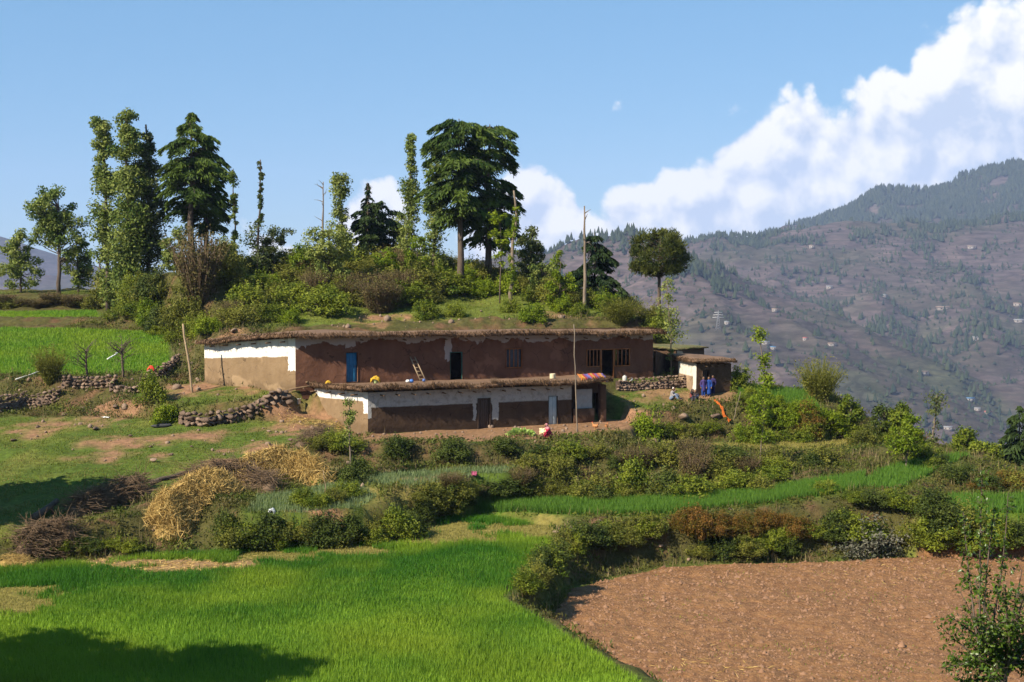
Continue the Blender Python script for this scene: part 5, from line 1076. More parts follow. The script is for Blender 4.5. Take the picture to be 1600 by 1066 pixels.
class Wall:
    def __init__(s, A, B, zb, zA, zB):
        s.A = np.array(A[:2], float); s.B = np.array(B[:2], float); s.L = np.linalg.norm(s.B - s.A); s.t = (s.B - s.A) / s.L; s.n = np.array([s.t[1], -s.t[0]]); s.zb = zb; s.zA = zA; s.zB = zB
    def s_px(s, px):                       # position along the wall under a photo column
        k = ray(px, 533)[0] / FW[1]; k = (px - 800) / F_PX / (FW[1]) ; a = s.A; t = s.t
        for _ in range(3): pass
        return (k * a[1] - a[0]) / (t[0] - k * t[1])
    def h_py(s, sv, py):                   # height above the wall foot of a photo row
        d = (s.A + s.t * sv)[1]; return D(800, py, d)[2] - s.zb
    def pt(s, sv, h, out=0.0):
        p = s.A + s.t * sv + s.n * out; return np.array([p[0], p[1], s.zb + h])
    def op(s, px0, px1, py0, py1):
        a, b = s.s_px(px0), s.s_px(px1); m = (a + b) / 2; return (a, b, s.h_py(m, py1), s.h_py(m, py0))
    def build(s, root, m, openings=(), batter=0.0, wob=.05, depth=.32, seed=0, vbase=0.0):
        ss = set(np.round(np.linspace(0, s.L, max(2, int(s.L / .35))), 3)); hs = set(np.round(np.linspace(0, 1, 7), 4))
        for a, b, c, d in openings: ss |= {round(a, 3), round(b, 3)}
        ss = np.array(sorted(ss)); top = lambda q: s.zA + (s.zB - s.zA) * q / s.L - s.zb
        hmax = max([o[3] for o in openings], default=0) + .02; hl = sorted({0.0} | {round(c, 3) for o in openings for c in (max(o[2], 0), o[3])} | set(np.round(np.arange(.4, hmax, .4), 3))) if openings else []
        nrow = (len(hl) + 3) if openings else 8
        V = []; UV = []
        for sv in ss:
            T = top(sv); rows = (list(hl) + [hl[-1] + (T - hl[-1]) * f for f in (.33, .66, 1)]) if openings else list(np.linspace(0, T, 8))
            for h in rows:
                w_ = (fbm(np.array([sv * .5 + seed]), np.array([h * .6 + seed * 3]), 3)[0] - .5) * 2 * wob * min(1, sv / .8, (s.L - sv) / .8); V.append(s.pt(sv, h, w_ + batter * (1 - h / T))); UV.append((sv, (h - vbase) / (T - vbase)))
        n = nrow; F = []
        hm = (hl + [9, 9, 9]) if openings else None
        for i in range(len(ss) - 1):
            for j in range(n - 1):
                if openings and j < len(hl) - 1:
                    cs = (ss[i] + ss[i + 1]) / 2; ch = (hl[j] + hl[j + 1]) / 2
                    if any(a < cs < b and max(c, 0) < ch < d for a, b, c, d in openings): continue
                F.append([i * n + j, (i + 1) * n + j, (i + 1) * n + j + 1, i * n + j + 1])
        k0 = len(V)
        for a, b, c, d in openings:         # reveals
            c = max(c, 0); e = len(V); q = [(a, c), (b, c), (b, d), (a, d)]
            for sv, h in q: V.append(s.pt(sv, h, .06)); UV.append((sv, .3))
            for sv, h in q: V.append(s.pt(sv, h, -depth)); UV.append((sv, .3))
            for i in range(4): F.append([e + i, e + (i + 1) % 4, e + 4 + (i + 1) % 4, e + 4 + i])
        V = np.array(V); loc = root.location; me = mk_mesh('wall', V - np.array(loc), np.array(F), [m], True, uv=np.array(UV))
        return link('wall', me, root)
def boxes(name, parts, m, root, wall=None, bev=.008):
    mb = MB()
    for c, sz, X, Y in parts: mb.add(*box(c, sz, X, Y))
    me = mb.mesh(name, m); bm = bmesh.new(); bm.from_mesh(me); bmesh.ops.bevel(bm, geom=bm.edges[:], offset=bev, segments=1, affect='EDGES'); bm.to_mesh(me); bm.free(); return link(name, me, root)
def wbox(w, s0, s1, h0, h1, out, th, root):     # box spec on a wall, relative to root
    p = w.pt((s0 + s1) / 2, (h0 + h1) / 2, out) - np.array(root.location); return (p, (s1 - s0, th, h1 - h0), (*w.t, 0), (*w.n, 0))

def roof(root, front, back, m_top, m_fringe, thick=.28, over=.0, seed=0, nf=4200, flen=.34, nv=8, fringe_edges=('front',), dome=.05):
    r = np.random.default_rng(seed); o = np.array(root.location)
    def resample(P, n): P = np.array(P, float); L_ = np.r_[0, np.cumsum(np.linalg.norm(np.diff(P, axis=0), axis=1))]; s = np.linspace(0, L_[-1], n); return np.array([np.interp(s, L_, P[:, j]) for j in range(3)]).T, L_[-1]
    Lf = resample(front, 2)[1]; n = int(Lf / .3) + 2; A, _ = resample(front, n); B, _ = resample(back, n)
    A[:, 2] += (fbm(np.arange(n) * .18, np.full(n, seed * 1.7), 4) - .5) * .30; A[:, :2] += r.normal(0, .035, (n, 2))
    t = np.linspace(0, 1, nv); S = A[:, None] * (1 - t)[None, :, None] + B[:, None] * t[None, :, None]; S[..., 2] += dome * np.sin(t * np.pi)[None] * .5 + (fbm(S[..., 0], S[..., 1], 3, .8) - .5) * .14
    # round the lip of the front edge
    S[:, 0, 2] -= thick * .35
    Tp = S.reshape(-1, 3); Bt = S.copy(); Bt[..., 2] = S[..., 2] - thick * .7; Bt[:, 1:, 2] -= .08; Bt = Bt.reshape(-1, 3); k = len(Tp); i = np.arange(k).reshape(n, nv)
    q = np.stack([i[:-1, :-1], i[1:, :-1], i[1:, 1:], i[:-1, 1:]], -1).reshape(-1, 4); F = [q, q[:, ::-1] + k]
    rim = np.r_[i[:, 0], i[-1, 1:], i[::-1, -1][1:], i[0, ::-1][1:-1]]; F.append(np.array([[rim[a], rim[a - 1], rim[a - 1] + k, rim[a] + k] for a in range(len(rim))]))
    ro = link('roof', mk_mesh('roof', np.r_[Tp, Bt] - o, F, [m_top], True), root)
    # brush and grass hanging over the edge
    edges = []
    if 'front' in fringe_edges: edges.append(S[:, 0])
    if 'left' in fringe_edges: edges.append(S[0])
    if 'right' in fringe_edges: edges.append(S[-1])
    cen = S.reshape(-1, 3).mean(0)
    for E in edges:
        L_ = np.r_[0, np.cumsum(np.linalg.norm(np.diff(E, axis=0), axis=1))]; cnt = int(nf * L_[-1] / Lf); s = r.uniform(0, L_[-1], cnt); c = np.array([np.interp(s, L_, E[:, j]) for j in range(3)]).T
        ti = np.array([np.interp(s, L_, np.gradient(E[:, j])) for j in range(3)]).T; ti = unit(ti); nr = np.c_[ti[:, 1], -ti[:, 0], np.zeros(cnt)]; sg = np.sign(((c - cen) * nr).sum(1))[:, None] if E is not edges[0] else 1; nr = nr * sg
        c = c + nr * r.uniform(-.28, .10, cnt)[:, None] + np.c_[np.zeros((cnt, 2)), r.uniform(-thick * .75, thick * .42, cnt)]
        al = nr * r.uniform(.2, 1, cnt)[:, None] + np.c_[np.zeros((cnt, 2)), -r.uniform(.35, 1.2, cnt)] + ti * r.normal(0, .3, cnt)[:, None]
        V, Fq = leaf_quads(c, flen * r.uniform(.35, 1.2, cnt) * (.55 + .9 * fbm(s, s * 0 + seed, 4, 1.6)), .12, along=al, r=r); tt = np.clip(r.normal(.45, .25, cnt) + (fbm(s, s * 0, 3, .8) - .5) * .7, 0, 1)
        tag(link('fringe', mk_mesh('fringe', V - o, Fq, [m_fringe], attrs={'tint': np.repeat(tt, 4)}), ro), kind='stuff')
    return ro, S
M_rooftop = mat('earth_roof', (.115, .066, .038), (.19, .115, .070), 1.2, bump=.06, bscale=7)
W_red = mudmat('red_mud_wall', (.104, .048, .029), (.145, .070, .044), None, True, [(-.3, .7, .80, 1.02), (7.0, 7.5, .5, 1.0)], wcol=(.34, .29, .27))
W_gab = mudmat('tan_mud_gable', (.175, .115, .064), (.218, .150, .087), (.66, .05), False, [(8.3, 9.6, .40, 1.02)], wcol=(.72, .70, .66))
W_low = mudmat('grey_mud_wall', (.050, .031, .020), (.080, .051, .033), (.62, .03), False, [(7.15, 7.4, .22, .95), (8.55, 9.0, .20, .95), (-.2, .22, .36, 1.0)], True, wcol=(.36, .35, .33))
W_lgab = mudmat('tan_lower_gable', (.175, .115, .064), (.218, .150, .087), (.74, .04), False, [(5.75, 6.6, .42, 1.02)], wcol=(.72, .70, .66))
W_plain = mudmat('plain_mud_wall', (.065, .038, .023), (.10, .062, .038))
W_pink = mudmat('brown_mud_wall', (.12, .064, .038), (.17, .095, .057))
M_blue = mat('blue_paint', (.010, .09, .20), (.02, .14, .28), 3, rough=.6)
M_dkwood = mat('dark_planks', (.05, .034, .025), (.09, .06, .045), 3, stretch=(6, 6, .4))
M_palepaint = mat('pale_blue_door_paint', (.30, .36, .38), (.40, .45, .46), 2)
M_teal = mat('green_frame_paint', (.03, .12, .10), (.05, .16, .13), 3)

# ---- upper long house
U0 = D(320, 602, 98.8); U1 = D(462, 612, 93.4); U1b = D(540, 600, 94.4); U2 = D(1020, 588, 103.2)
wG = Wall(U0, U1, 5.3, 8.75, 9.45); wF0 = Wall(U1, U1b, 5.4, 9.45, 9.5); wF = Wall(U1b, U2, 6.05, 9.5, 9.22)
up = tag(link('mud_house', None, None, (U1[0], U1[1], 6.0)), 'long red mud house with brush-edged earth roof and white topped gable', 'house')
wG.build(up, W_gab, (), .0, .12, seed=1, vbase=.5); wF0.build(up, W_red, (), .0, .16, seed=2, vbase=.5)
o_blue = wF.op(540, 558.5, 551, 597); o_dark = wF.op(703, 722.5, 550, 596); o_win = wF.op(790, 816, 544.5, 575); o_big = wF.op(916, 984, 545, 573); o_bdoor = wF.op(938.5, 959, 545, 592)
o_blue = (o_blue[0] + .02, *o_blue[1:])
wF.build(up, W_red, [o_blue, o_dark, o_win, (o_big[0], o_bdoor[0] + .001, o_big[2], o_big[3]), (o_bdoor[0] + .002, o_bdoor[1] - .002, o_bdoor[2], o_big[3]), (o_bdoor[1] - .001, o_big[1], o_big[2], o_big[3])], .0, .06, seed=3)
R_ = np.array([U2[0], U2[1]]) + (-wF.n) * 6.0; Mb = wF.pt(0, 0, -6.0)[:2]; wR = Wall(U2, R_, 6.05, 9.22, 9.2); wR.build(up, mudmat('white_end_wall', (.14, .1, .08), (.18, .13, .1), (.45, .03)), (), .05, seed=4)
L_b = np.array([U0[0], U0[1]]) + np.array([2.5, 6.0]); wB = Wall(R_, Mb, 5.3, 9.5, 9.5); wB.build(up, W_plain, (), 0, seed=5); Wall(Mb, L_b, 5.3, 9.5, 8.9).build(up, W_plain, (), 0, seed=24); Wall(L_b, U0, 5.3, 8.8, 8.75).build(up, W_plain, (), 0, seed=6)
def lift(p, z): return np.array([p[0], p[1], z])
def eave(w, s, out, z): p = w.pt(s, 0, out); return lift(p, z)
fr = [lift(U0 + np.array([-.55, -.2, 0]), 9.02), eave(wG, 3.5, .62, 9.30), eave(wG, 6.6, .66, 9.68), lift(U1 + np.array([-.25, -.8, 0]), 9.80), eave(wF0, 1.8, .85, 9.80), eave(wF, 1.5, 1.0, 9.78), eave(wF, 8, 1.05, 9.72), eave(wF, 14, 1.05, 9.70), eave(wF, 15.2, 1.1, 9.64), lift(U2 + np.array([.85, -.75, 0]), 9.52)]
bk = [lift(L_b + np.array([-1.2, -.6]), 9.05), lift(L_b + np.array([.5, .6]), 9.05), lift(L_b + np.array([3.5, 1.2]), 9.4), lift(L_b + np.array([5, 2]), 9.45), lift(U1b + np.array([2.0, 7.0, 0]), 9.5), lift(wF.pt(5, 0, -6.4), 9.5), lift(wF.pt(10, 0, -6.4), 9.5), lift(wF.pt(14, 0, -6.4), 9.5), lift(R_ + np.array([.5, .3]), 9.4)]
ro, S_up = roof(up, fr, bk, M_rooftop, M_thatch, .26, seed=1, nf=6000, flen=.36, fringe_edges=('front', 'right'))
for px in (372, 350):
    pass
def rafters(root, w, n, z0, z1, r=.045, length=.75, s0=.3):
    for i in range(n):
        s = s0 + (w.L - 2 * s0) * (i + .5) / n; z = z0 + (z1 - z0) * s / w.L; a = w.pt(s, 0, -.3); b = w.pt(s + rng.normal(0, .05), 0, length * rng.uniform(.55, .9)); a[2] = z; b[2] = z - .03
        V, F = tube([a, b], [r, r * .9], 7); MB().add(V - np.array(root.location), F).build('rafter', M_wood, root, True)
rafters(up, wF, 15, 9.28, 9.05, .05); rafters(up, wG, 6, 8.6, 9.25, .05, .6)
# doors and windows
def plank_door(root, w, o, m, out, n=4, handle=True, label=None):
    a, b, c, d = o; c = max(c, 0); d0 = boxes('door', [wbox(w, a + .02, b - .02, c, d - .02, out - .03, .03, root)], m, root)
    if label: d0['label'] = label
    for i in range(n):
        x0 = a + .03 + (b - a - .06) * i / n; x1 = a + .03 + (b - a - .06) * (i + 1) / n - .012; boxes('plank', [wbox(w, x0, x1, c, d - .04, out, .035, root)], m, d0)
    if handle: boxes('handle', [wbox(w, b - .16, b - .12, c + (d - c) * .5, c + (d - c) * .5 + .14, out + .03, .03, root)], M_dkwood, d0)
def frame(root, w, o, m, out=.0, t=.07, th=.09, sill=True, name='frame'):
    a, b, c, d = o; c = max(c, 0); P_ = [wbox(w, a - .002, a + t, c, d, out, th, root), wbox(w, b - t, b + .002, c, d, out, th, root), wbox(w, a + t, b - t, d - t, d, out, th, root)]
    if sill: P_.append(wbox(w, a + t, b - t, c, c + t, out, th, root))
    return boxes(name, P_, m, root)
plank_door(up, wF, o_blue, M_blue, -.12, 3, True, 'closed blue plank door')
frame(up, wF, o_dark, M_teal, -.05, .05, .10, False, 'door_frame')
f_ = frame(up, wF, o_win, M_orange, -.02, .06, .09, True, 'window'); a, b, c, d = o_win
for i in range(3):
    x = a + (b - a) * (i + 1) / 4; boxes('bar', [wbox(wF, x - .028, x + .028, c + .06, d - .06, -.03, .05, up)], M_orange, f_)
boxes('shutter', [wbox(wF, a + .05, b - .05, c + .05, d - .05, -.16, .03, up)], mat('grey_shutter', (.05, .055, .07), (.08, .085, .10)), f_)
for (x0, x1) in ((o_big[0], o_bdoor[0]), (o_bdoor[1], o_big[1])):
    f_ = frame(up, wF, (x0, x1, o_big[2], o_big[3]), M_orange, .02, .07, .10, True, 'window'); n = 3
    for i in range(n):
        x = x0 + (x1 - x0) * (i + 1) / (n + 1); boxes('bar', [wbox(wF, x - .035, x + .035, o_big[2] + .07, o_big[3] - .07, .01, .06, up)], M_orange, f_)
frame(up, wF, (o_bdoor[0], o_bdoor[1], o_bdoor[2], o_big[3]), M_orange, .025, .075, .11, False, 'door_frame')
for px, py in ((357, 537), (378, 533)):
    k = np.argmin(np.abs(800 + S_up[:, 1, 0] / S_up[:, 1, 1] * F_PX - px)); p = S_up[k, 1]; o = link('roof_slab', ST[0], None, p + [0, 0, .06], .3, (.42, .22, .11)); tag(o, 'pale flat slab lying on the roof edge above the white gable' + (', left one' if px < 370 else ', right one'), 'stone')

# ---- lower house
A0 = D(481, 632, 94.3); A1 = D(575, 678, 90.0); A2 = D(893, 664, 95.8); A3 = D(958, 660, 97.0)
w0 = Wall(A0, A1, 3.2, 6.12, 6.15); w1 = Wall(A1, A2, 3.2, 6.15, 6.15)
lo = tag(link('mud_house', None, None, (A1[0], A1[1], 3.4)), 'low mud house in front with white painted band and flat earth roof', 'house')
w0.build(lo, W_lgab, (), .0, .08, seed=7, vbase=.6)
o_pl = w1.op(746, 766, 622, 671); o_wd = w1.op(857, 871, 619, 668)
w1.build(lo, W_low, [o_pl, o_wd], .0, .06, seed=8, vbase=.3)
plank_door(lo, w1, o_pl, M_dkwood, -.1, 5, True, 'weathered brown plank door'); frame(lo, w1, o_pl, M_dkwood, .03, .06, .1, False, 'door_frame')
plank_door(lo, w1, o_wd, M_palepaint, -.06, 2, False, 'pale blue grey door')
# recessed porch at the right end
B2 = A2[:2] - w1.n * 1.7; B3 = A3[:2] - w1.n * 1.7; wj = Wall(A2, B2, 3.2, 6.1, 6.1); wj.build(lo, W_pink, (), 0, seed=9)
wp = Wall(B2, B3, 3.2, 6.1, 6.1); o_pd = (wp.L * .62, wp.L * .90, .2, 2.2); wp.build(lo, W_plain, [o_pd], 0, .02, seed=10)
C3 = A3[:2] - w1.n * 6; wr = Wall(B3 + w1.n * 0, C3, 3.2, 6.1, 6.1); wr.build(lo, W_plain, (), 0, seed=11)
wpier = Wall(w1.pt(w1.L + 2.25, 0, .0), A3, 3.2, 6.0, 6.0)
boxes('pier', [((w1.pt(w1.L + 2.45, 1.45, -.25)) - np.array(lo.location), (.42, .5, 2.9), (*w1.t, 0), (*w1.n, 0))], W_pink, lo, bev=.05)
boxes('low_wall', [((w1.pt(w1.L + .95, .75, -.12)) - np.array(lo.location), (1.6, .25, 1.1), (*w1.t, 0), (*w1.n, 0))], W_pink, lo, bev=.04)
Cb = w1.pt(0, 0, -5.2); bkw = Wall(C3, lift(A0, 0), 5.0, 6.1, 6.1)
fl = [lift(A0 + np.array([-.45, .1, 0]), 6.55), eave(w0, 3, .55, 6.55), lift(A1 + np.array([-.3, -.75, 0]), 6.62), eave(w1, 4, .75, 6.6), eave(w1, 9, .75, 6.58), eave(w1, 13, .75, 6.55), eave(w1, w1.L + 1.2, .8, 6.55), lift(w1.pt(w1.L + 2.95, 0, .5), 6.55)]
bl = [lift(A0 + np.array([.3, .2, 0]), 6.42), lift(U1 + np.array([.6, .3, 0]), 6.35), lift(U1b + np.array([0, .1, 0]), 6.38), lift(wF.pt(4, 0, .0), 6.38), lift(wF.pt(8, 0, 0), 6.38), lift(wF.pt(12, 0, 0), 6.38), lift(w1.pt(w1.L + 2.9, 0, -6), 6.4)]
ro2, S_lo = roof(lo, fl, bl, M_rooftop, M_thatch, .26, seed=5, nf=4600, flen=.34, fringe_edges=('front', 'right'), dome=.05)
rafters(lo, w1, 13, 5.98, 5.98, .045, .8); rafters(lo, w0, 4, 5.95, 5.98, .05, .6)
def roof_pt(S, px, v=1):
    pp = 800 + S[:, v, 0] / S[:, v, 1] * F_PX; k = int(np.argmin(np.abs(pp - px))); return S[k, v].copy()

# ---- small hut at the right with its shed behind
H0 = D(1060, 596, 104.2); H1 = D(1088, 613, 100.8); H2 = D(1142, 612, 102.2)
hut = tag(link('mud_hut', None, None, (H1[0], H1[1], 5.2)), 'small square mud hut with brush roof at the right end', 'hut')
wa = Wall(H0, H1, 4.8, 7.35, 7.25); wb = Wall(H1, H2, 4.8, 7.25, 7.2)
wa.build(hut, mudmat('hut_side', (.22, .15, .09), (.27, .19, .12), (.60, .03), False, [(2.9, 3.9, .2, 1.0)], wcol=(.62, .58, .50)), (), .03, .03, seed=12)
o_h = wb.op(1097, 1108, 579, 613); wb.build(hut, W_plain, [o_h], .03, .03, seed=13); plank_door(hut, wb, o_h, M_dkwood, -.18, 3, False)
He = H2[:2] - wb.n * 3.6; Hf = H0[:2] + (He - H2[:2]) * .25; Wall(H2, He, 4.8, 7.2, 7.2).build(hut, W_plain, (), 0, seed=14); Wall(He, Hf, 4.8, 7.2, 7.3).build(hut, W_plain, (), 0, seed=15); Wall(Hf, H0, 4.8, 7.3, 7.35).build(hut, W_plain, (), 0, seed=16)
ro3, _ = roof(hut, [lift(H0 + np.array([-.35, .1, 0]), 7.62), lift(H1 + np.array([-.2, -.4, 0]), 7.58), lift((H1 + H2) / 2 + np.array([.1, -.4, 0]), 7.58), lift(H2 + np.array([.4, -.25, 0]), 7.5)], [lift(np.r_[Hf + [-.3, .3], 0], 7.7), lift(np.r_[(Hf + He) / 2 + [0, .4], 0], 7.7), lift(np.r_[He + [.4, .3], 0], 7.6)], M_rooftop, M_thatch, .22, seed=7, nf=1500, flen=.26)
rafters(hut, wb, 4, 7.1, 7.08, .035, .5)
S0 = D(1035, 590, 108); S1 = D(1056, 590, 106.5); S2 = D(1100, 585, 108.5)
sh = tag(link('mud_shed', None, None, (S1[0], S1[1], 6.0)), 'dark low shed behind the hut with a pale patch of plaster', 'shed')
Wall(S0, S1, 5.4, 7.9, 7.9).build(sh, W_plain, (), 0, seed=17); ws = Wall(S1, S2, 5.4, 7.9, 7.95); ws.build(sh, mudmat('shed_wall', (.08, .05, .035), (.11, .08, .055), None, False, [(.1, .75, .6, .98)], wcol=(.5, .42, .3)), (), 0, seed=18)
Se = S2[:2] - ws.n * 4; Sf = S0[:2] - ws.n * 3; Wall(S2, Se, 5.4, 7.95, 7.9).build(sh, W_plain, (), 0, seed=19); Wall(Se, Sf, 5.4, 7.9, 7.9).build(sh, W_plain, (), 0, seed=20); Wall(Sf, S0, 5.4, 7.9, 7.9).build(sh, W_plain, (), 0, seed=23)
roof(sh, [lift(S0 + np.array([-.2, -.1, 0]), 8.05), lift(S1 + np.array([0, -.3, 0]), 8.08), lift(S2 + np.array([.3, -.2, 0]), 8.1)], [lift(np.r_[Sf, 0], 8.1), lift(np.r_[(Sf + Se) / 2, 0], 8.15), lift(np.r_[Se, 0], 8.1)], mat('turf_roof', (.07, .085, .025), (.13, .10, .05), 1.5, bump=.05), M_thatch, .14, seed=9, nf=500, flen=.14)
# link wall between house end and shed
k0 = U2[:2] + np.array([.3, 1.0]); k1 = S0[:2] + np.array([.2, -.3]); kw = tag(link('mud_wall', None, None, (k0[0], k0[1], 6.0)), 'dark mud wall joining the long house to the shed', 'wall'); Wall(k0, k1, 5.4, 8.0, 7.5).build(kw, W_plain, (), 0, seed=21); Wall(k1, k0 + np.array([0, .35]), 5.4, 7.5, 8.0).build(kw, W_plain, (), 0, seed=22)

# ------------------------------------------------------------------ things about the houses
def lathe(prof, n=16): 
    prof = np.array(prof, float); th = np.arange(n) * 2 * np.pi / n; V = np.array([[r * math.cos(t), r * math.sin(t), z] for r, z in prof for t in th]); k = len(prof)
    F = [np.array([[i * n + j, i * n + (j + 1) % n, (i + 1) * n + (j + 1) % n, (i + 1) * n + j] for i in range(k - 1) for j in range(n)])]; F += [np.arange(n)[None, ::-1], (np.arange(n) + (k - 1) * n)[None]]; return V, F
def vessel(name, p, prof, m, label, cat, rz=0, tilt=0):
    V, F = lathe(prof); o = MB().add(V, F).build(name, m, None, True, loc=p); o.rotation_euler = (tilt, 0, rz); return tag(o, label, cat)
def plain(name, c, rough=.6): return mat(name, c, tuple(x * .82 for x in c), 4, rough)
BUCK = [(.02, 0), (.13, 0), (.135, .02), (.17, .3), (.185, .31), (.185, .33), (.16, .33), (.12, .05), (.02, .05)]
POT = [(.03, 0), (.12, .02), (.18, .12), (.185, .2), (.14, .28), (.10, .3), (.13, .34), (.10, .34), (.08, .3), (.02, .28)]
# ladder
pa = roof_pt(S_lo, 657, 5); sL = wF.s_px(645); zt = wF.h_py(sL, 561); tp = wF.pt(sL, zt, .12); bt = wF.pt(sL + .45, 0, .85); bt[2] = pa[2]; ld = tag(link('ladder', None, None, bt), 'short wooden ladder leaning against the red upper wall', 'ladder'); dv = tp - bt; lat = np.array([*wF.t, 0]) * .19
for s in (-1, 1): V, F = tube([lat * s, lat * s * .85 + dv * 1.1], [.045, .04], 7); MB().add(V, F).build('rail', M_paletimber, ld, True)
for i in range(6): c = dv * (.1 + i * .17); V, F = tube([c - lat, c + lat], [.028, .028], 6); MB().add(V, F).build('rung', M_paletimber, ld, True)
p = roof_pt(S_lo, 584, 4); vessel('bucket', p, [(r * 1.15, z * 1.15) for r, z in BUCK], plain('lime_plastic', (.42, .52, .22)), 'pale green bucket on the lower roof under a yellow cloth', 'bucket')
def cloth(name, c, size, m, label, cat='cloth', seed=0, X=(1, 0, 0), Y=(0, 1, 0), n=14, sag=None, amp=.05):
    r = np.random.default_rng(seed); u_ = np.linspace(-.5, .5, n); a, b = np.meshgrid(u_, u_, indexing='ij'); X = np.asarray(X, float); Y = np.asarray(Y, float); nz_ = np.cross(X, Y)
    z = (fbm(a * 6 + seed, b * 6, 3) - .5) * 2 * amp; z = z + (sag(a, b) if sag else 0); V = (a[..., None] * X * size[0] + b[..., None] * Y * size[1] + z[..., None] * nz_).reshape(-1, 3); i = np.arange(n * n).reshape(n, n)
    q = np.stack([i[:-1, :-1], i[1:, :-1], i[1:, 1:], i[:-1, 1:]], -1).reshape(-1, 4); k = n * n; V2 = np.r_[V, V - nz_ * .012]; rim = np.r_[i[:, 0], i[-1, 1:], i[::-1, -1][1:], i[0, ::-1][1:-1]]
    F = [q, q[:, ::-1] + k, np.array([[rim[j], rim[j - 1], rim[j - 1] + k, rim[j] + k] for j in range(len(rim))])]; me = mk_mesh(name, V2, F, [m], True, uv=np.r_[np.c_[a.ravel() + .5, b.ravel() + .5], np.c_[a.ravel() + .5, b.ravel() + .5]]); o = link(name, me, None, c); return tag(o, label, cat)
M_yel = plain('yellow_cloth', (.46, .27, .02), .9)
cloth('yellow_cloth', p + [0, 0, .40], (.62, .52), M_yel, 'yellow cloth draped over the bucket on the lower roof', seed=3, sag=lambda a, b: .08 - .8 * (a * a + b * b), amp=.13)
p = roof_pt(S_lo, 511, 4); cloth('yellow_cloth', p + [0, 0, .08], (.42, .3), M_yel, 'small folded yellow cloth near the left roof corner', seed=5, sag=lambda a, b: .12 - .6 * (a * a + b * b), amp=.06)
p = roof_pt(S_lo, 645, 4); vessel('pot', p, [(r * .8, z * .7) for r, z in POT], plain('blue_pot', (.06, .16, .45)), 'blue pot at the foot of the ladder', 'pot')
p = roof_pt(S_lo, 635, 4); vessel('pot', p, [(r * .8, z * .55) for r, z in POT], plain('white_pot', (.7, .7, .68)), 'white pot beside the blue pot', 'pot')
p = roof_pt(S_lo, 661, 5); vessel('jar', p, [(r * .6, z * .6) for r, z in POT], plain('blue_jar', (.08, .14, .35)), 'small blue jar right of the ladder foot', 'jar')
p = roof_pt(S_lo, 861, 2); vessel('tub', p, [(.02, 0), (.19, 0), (.2, .04), (.19, .3), (.2, .33), (.17, .33), (.15, .06), (.02, .06)], plain('cream_tub', (.62, .54, .36)), 'cream tub standing on the lower roof edge', 'tub')
def stripes():
    m, N, L = new_mat('striped_blanket'); uv = N.new('ShaderNodeUVMap'); s = N.new('ShaderNodeSeparateXYZ'); L.new(uv.outputs[0], s.inputs[0]); r = N.new('ShaderNodeValToRGB'); cr = r.color_ramp; cr.interpolation = 'CONSTANT'
    cs = [tuple(x * .6 for x in c) for c in [(.62, .20, .03), (.70, .34, .05), (.45, .05, .04), (.16, .09, .30), (.20, .16, .42), (.62, .08, .05), (.62, .32, .06), (.5, .05, .06), (.18, .10, .26), (.55, .12, .05), (.66, .3, .06), (.22, .14, .34)]]
    cr.elements[0].position = 0; cr.elements[0].color = c4(cs[0]); cr.elements[1].position = .09; cr.elements[1].color = c4(cs[1])
    for i in range(2, 12): e = cr.elements.new(i / 12); e.color = c4(cs[i])
    L.new(s.outputs[0], r.inputs[0]); b = N.new('ShaderNodeBsdfPrincipled'); b.inputs['Roughness'].default_value = .95; L.new(r.outputs[0], b.inputs['Base Color']); o = N.new('ShaderNodeOutputMaterial'); L.new(b.outputs[0], o.inputs[0]); return m
q0 = roof_pt(S_lo, 906, 0); q1 = roof_pt(S_lo, 952, 0); mid = (q0 + q1) / 2 + np.array([*(-w1.n * .35), .10]); X_ = unit(np.array([*w1.t, 0])); Y_ = unit(np.array([*(-w1.n), .42]))
cloth('blanket', mid + [0, 0, .10], (1.95, .95), stripes(), 'orange and purple striped blanket drying on the right roof end', 'blanket', 8, X_, Y_, 22, lambda a, b: -.5 * np.clip(-b - .18, 0, 1), .07)
for i, (px, s) in enumerate(((976, 1.0), (986, .8))):
    p = lift(D(px, 594, 101.3), 0); p[2] = max(float(H(p[0], p[1])), 5.95); vessel('jerrycan', p, [(r * s, z * s) for r, z in POT] if i else [(.02, 0), (.15, 0), (.16, .03), (.16, .34), (.12, .40), (.05, .42), (.05, .46), (.02, .46)], plain('white_plastic%d' % i, (.42, .41, .38)), 'white plastic canister on the terrace wall' if not i else 'white pot beside the canister on the terrace wall', 'canister' if not i else 'pot')
# twig tuft on roof edge
p = roof_pt(S_lo, 770, 0); o = link('twig_tuft', BUSH['dry'][0], None, p + [0, .2, -.05], 0, (.55, .55, .5)); tag(o, 'small tuft of dry twigs stuck on the lower roof edge', 'twigs')
g0 = G(902, 676); pole('clothes_pole', g0 - [0, 0, .3], D(896.5, 507, g0[1] + .4), .05, .03, M_barkpale, 'tall thin crooked pole standing before the lower house porch', n=12)
for a_, b_ in (((452, 609, 93.1), (486, 603, 93.4)), ((478, 598, 93.6), (498, 593, 94.2))):
    pole('roof_beam', D(*a_), D(*b_), .07, .06, M_wood, 'grey beam end sticking out at the left roof corner' + (', lower one' if a_[1] > 600 else ', upper one'), 'beam', 4)
# porch sheet
c_ = w1.pt(w1.L + 1.05, 1.95, -.22); cloth('sheet', c_, (1.25, 1.35), plain('white_sheet', (.30, .30, .30), .9), 'greyish white sheet hung across the porch opening', 'sheet', 11, (*w1.t, 0), (0, 0, 1), 16, None, .06)
# silver can by the gable
vessel('can', G(467, 640), [(r * .9, z * 1.1) for r, z in BUCK], mat('tin', (.5, .5, .48), (.6, .6, .58), 4, .4, metal=.6), 'small tin can on the earth beside the lower gable', 'can')
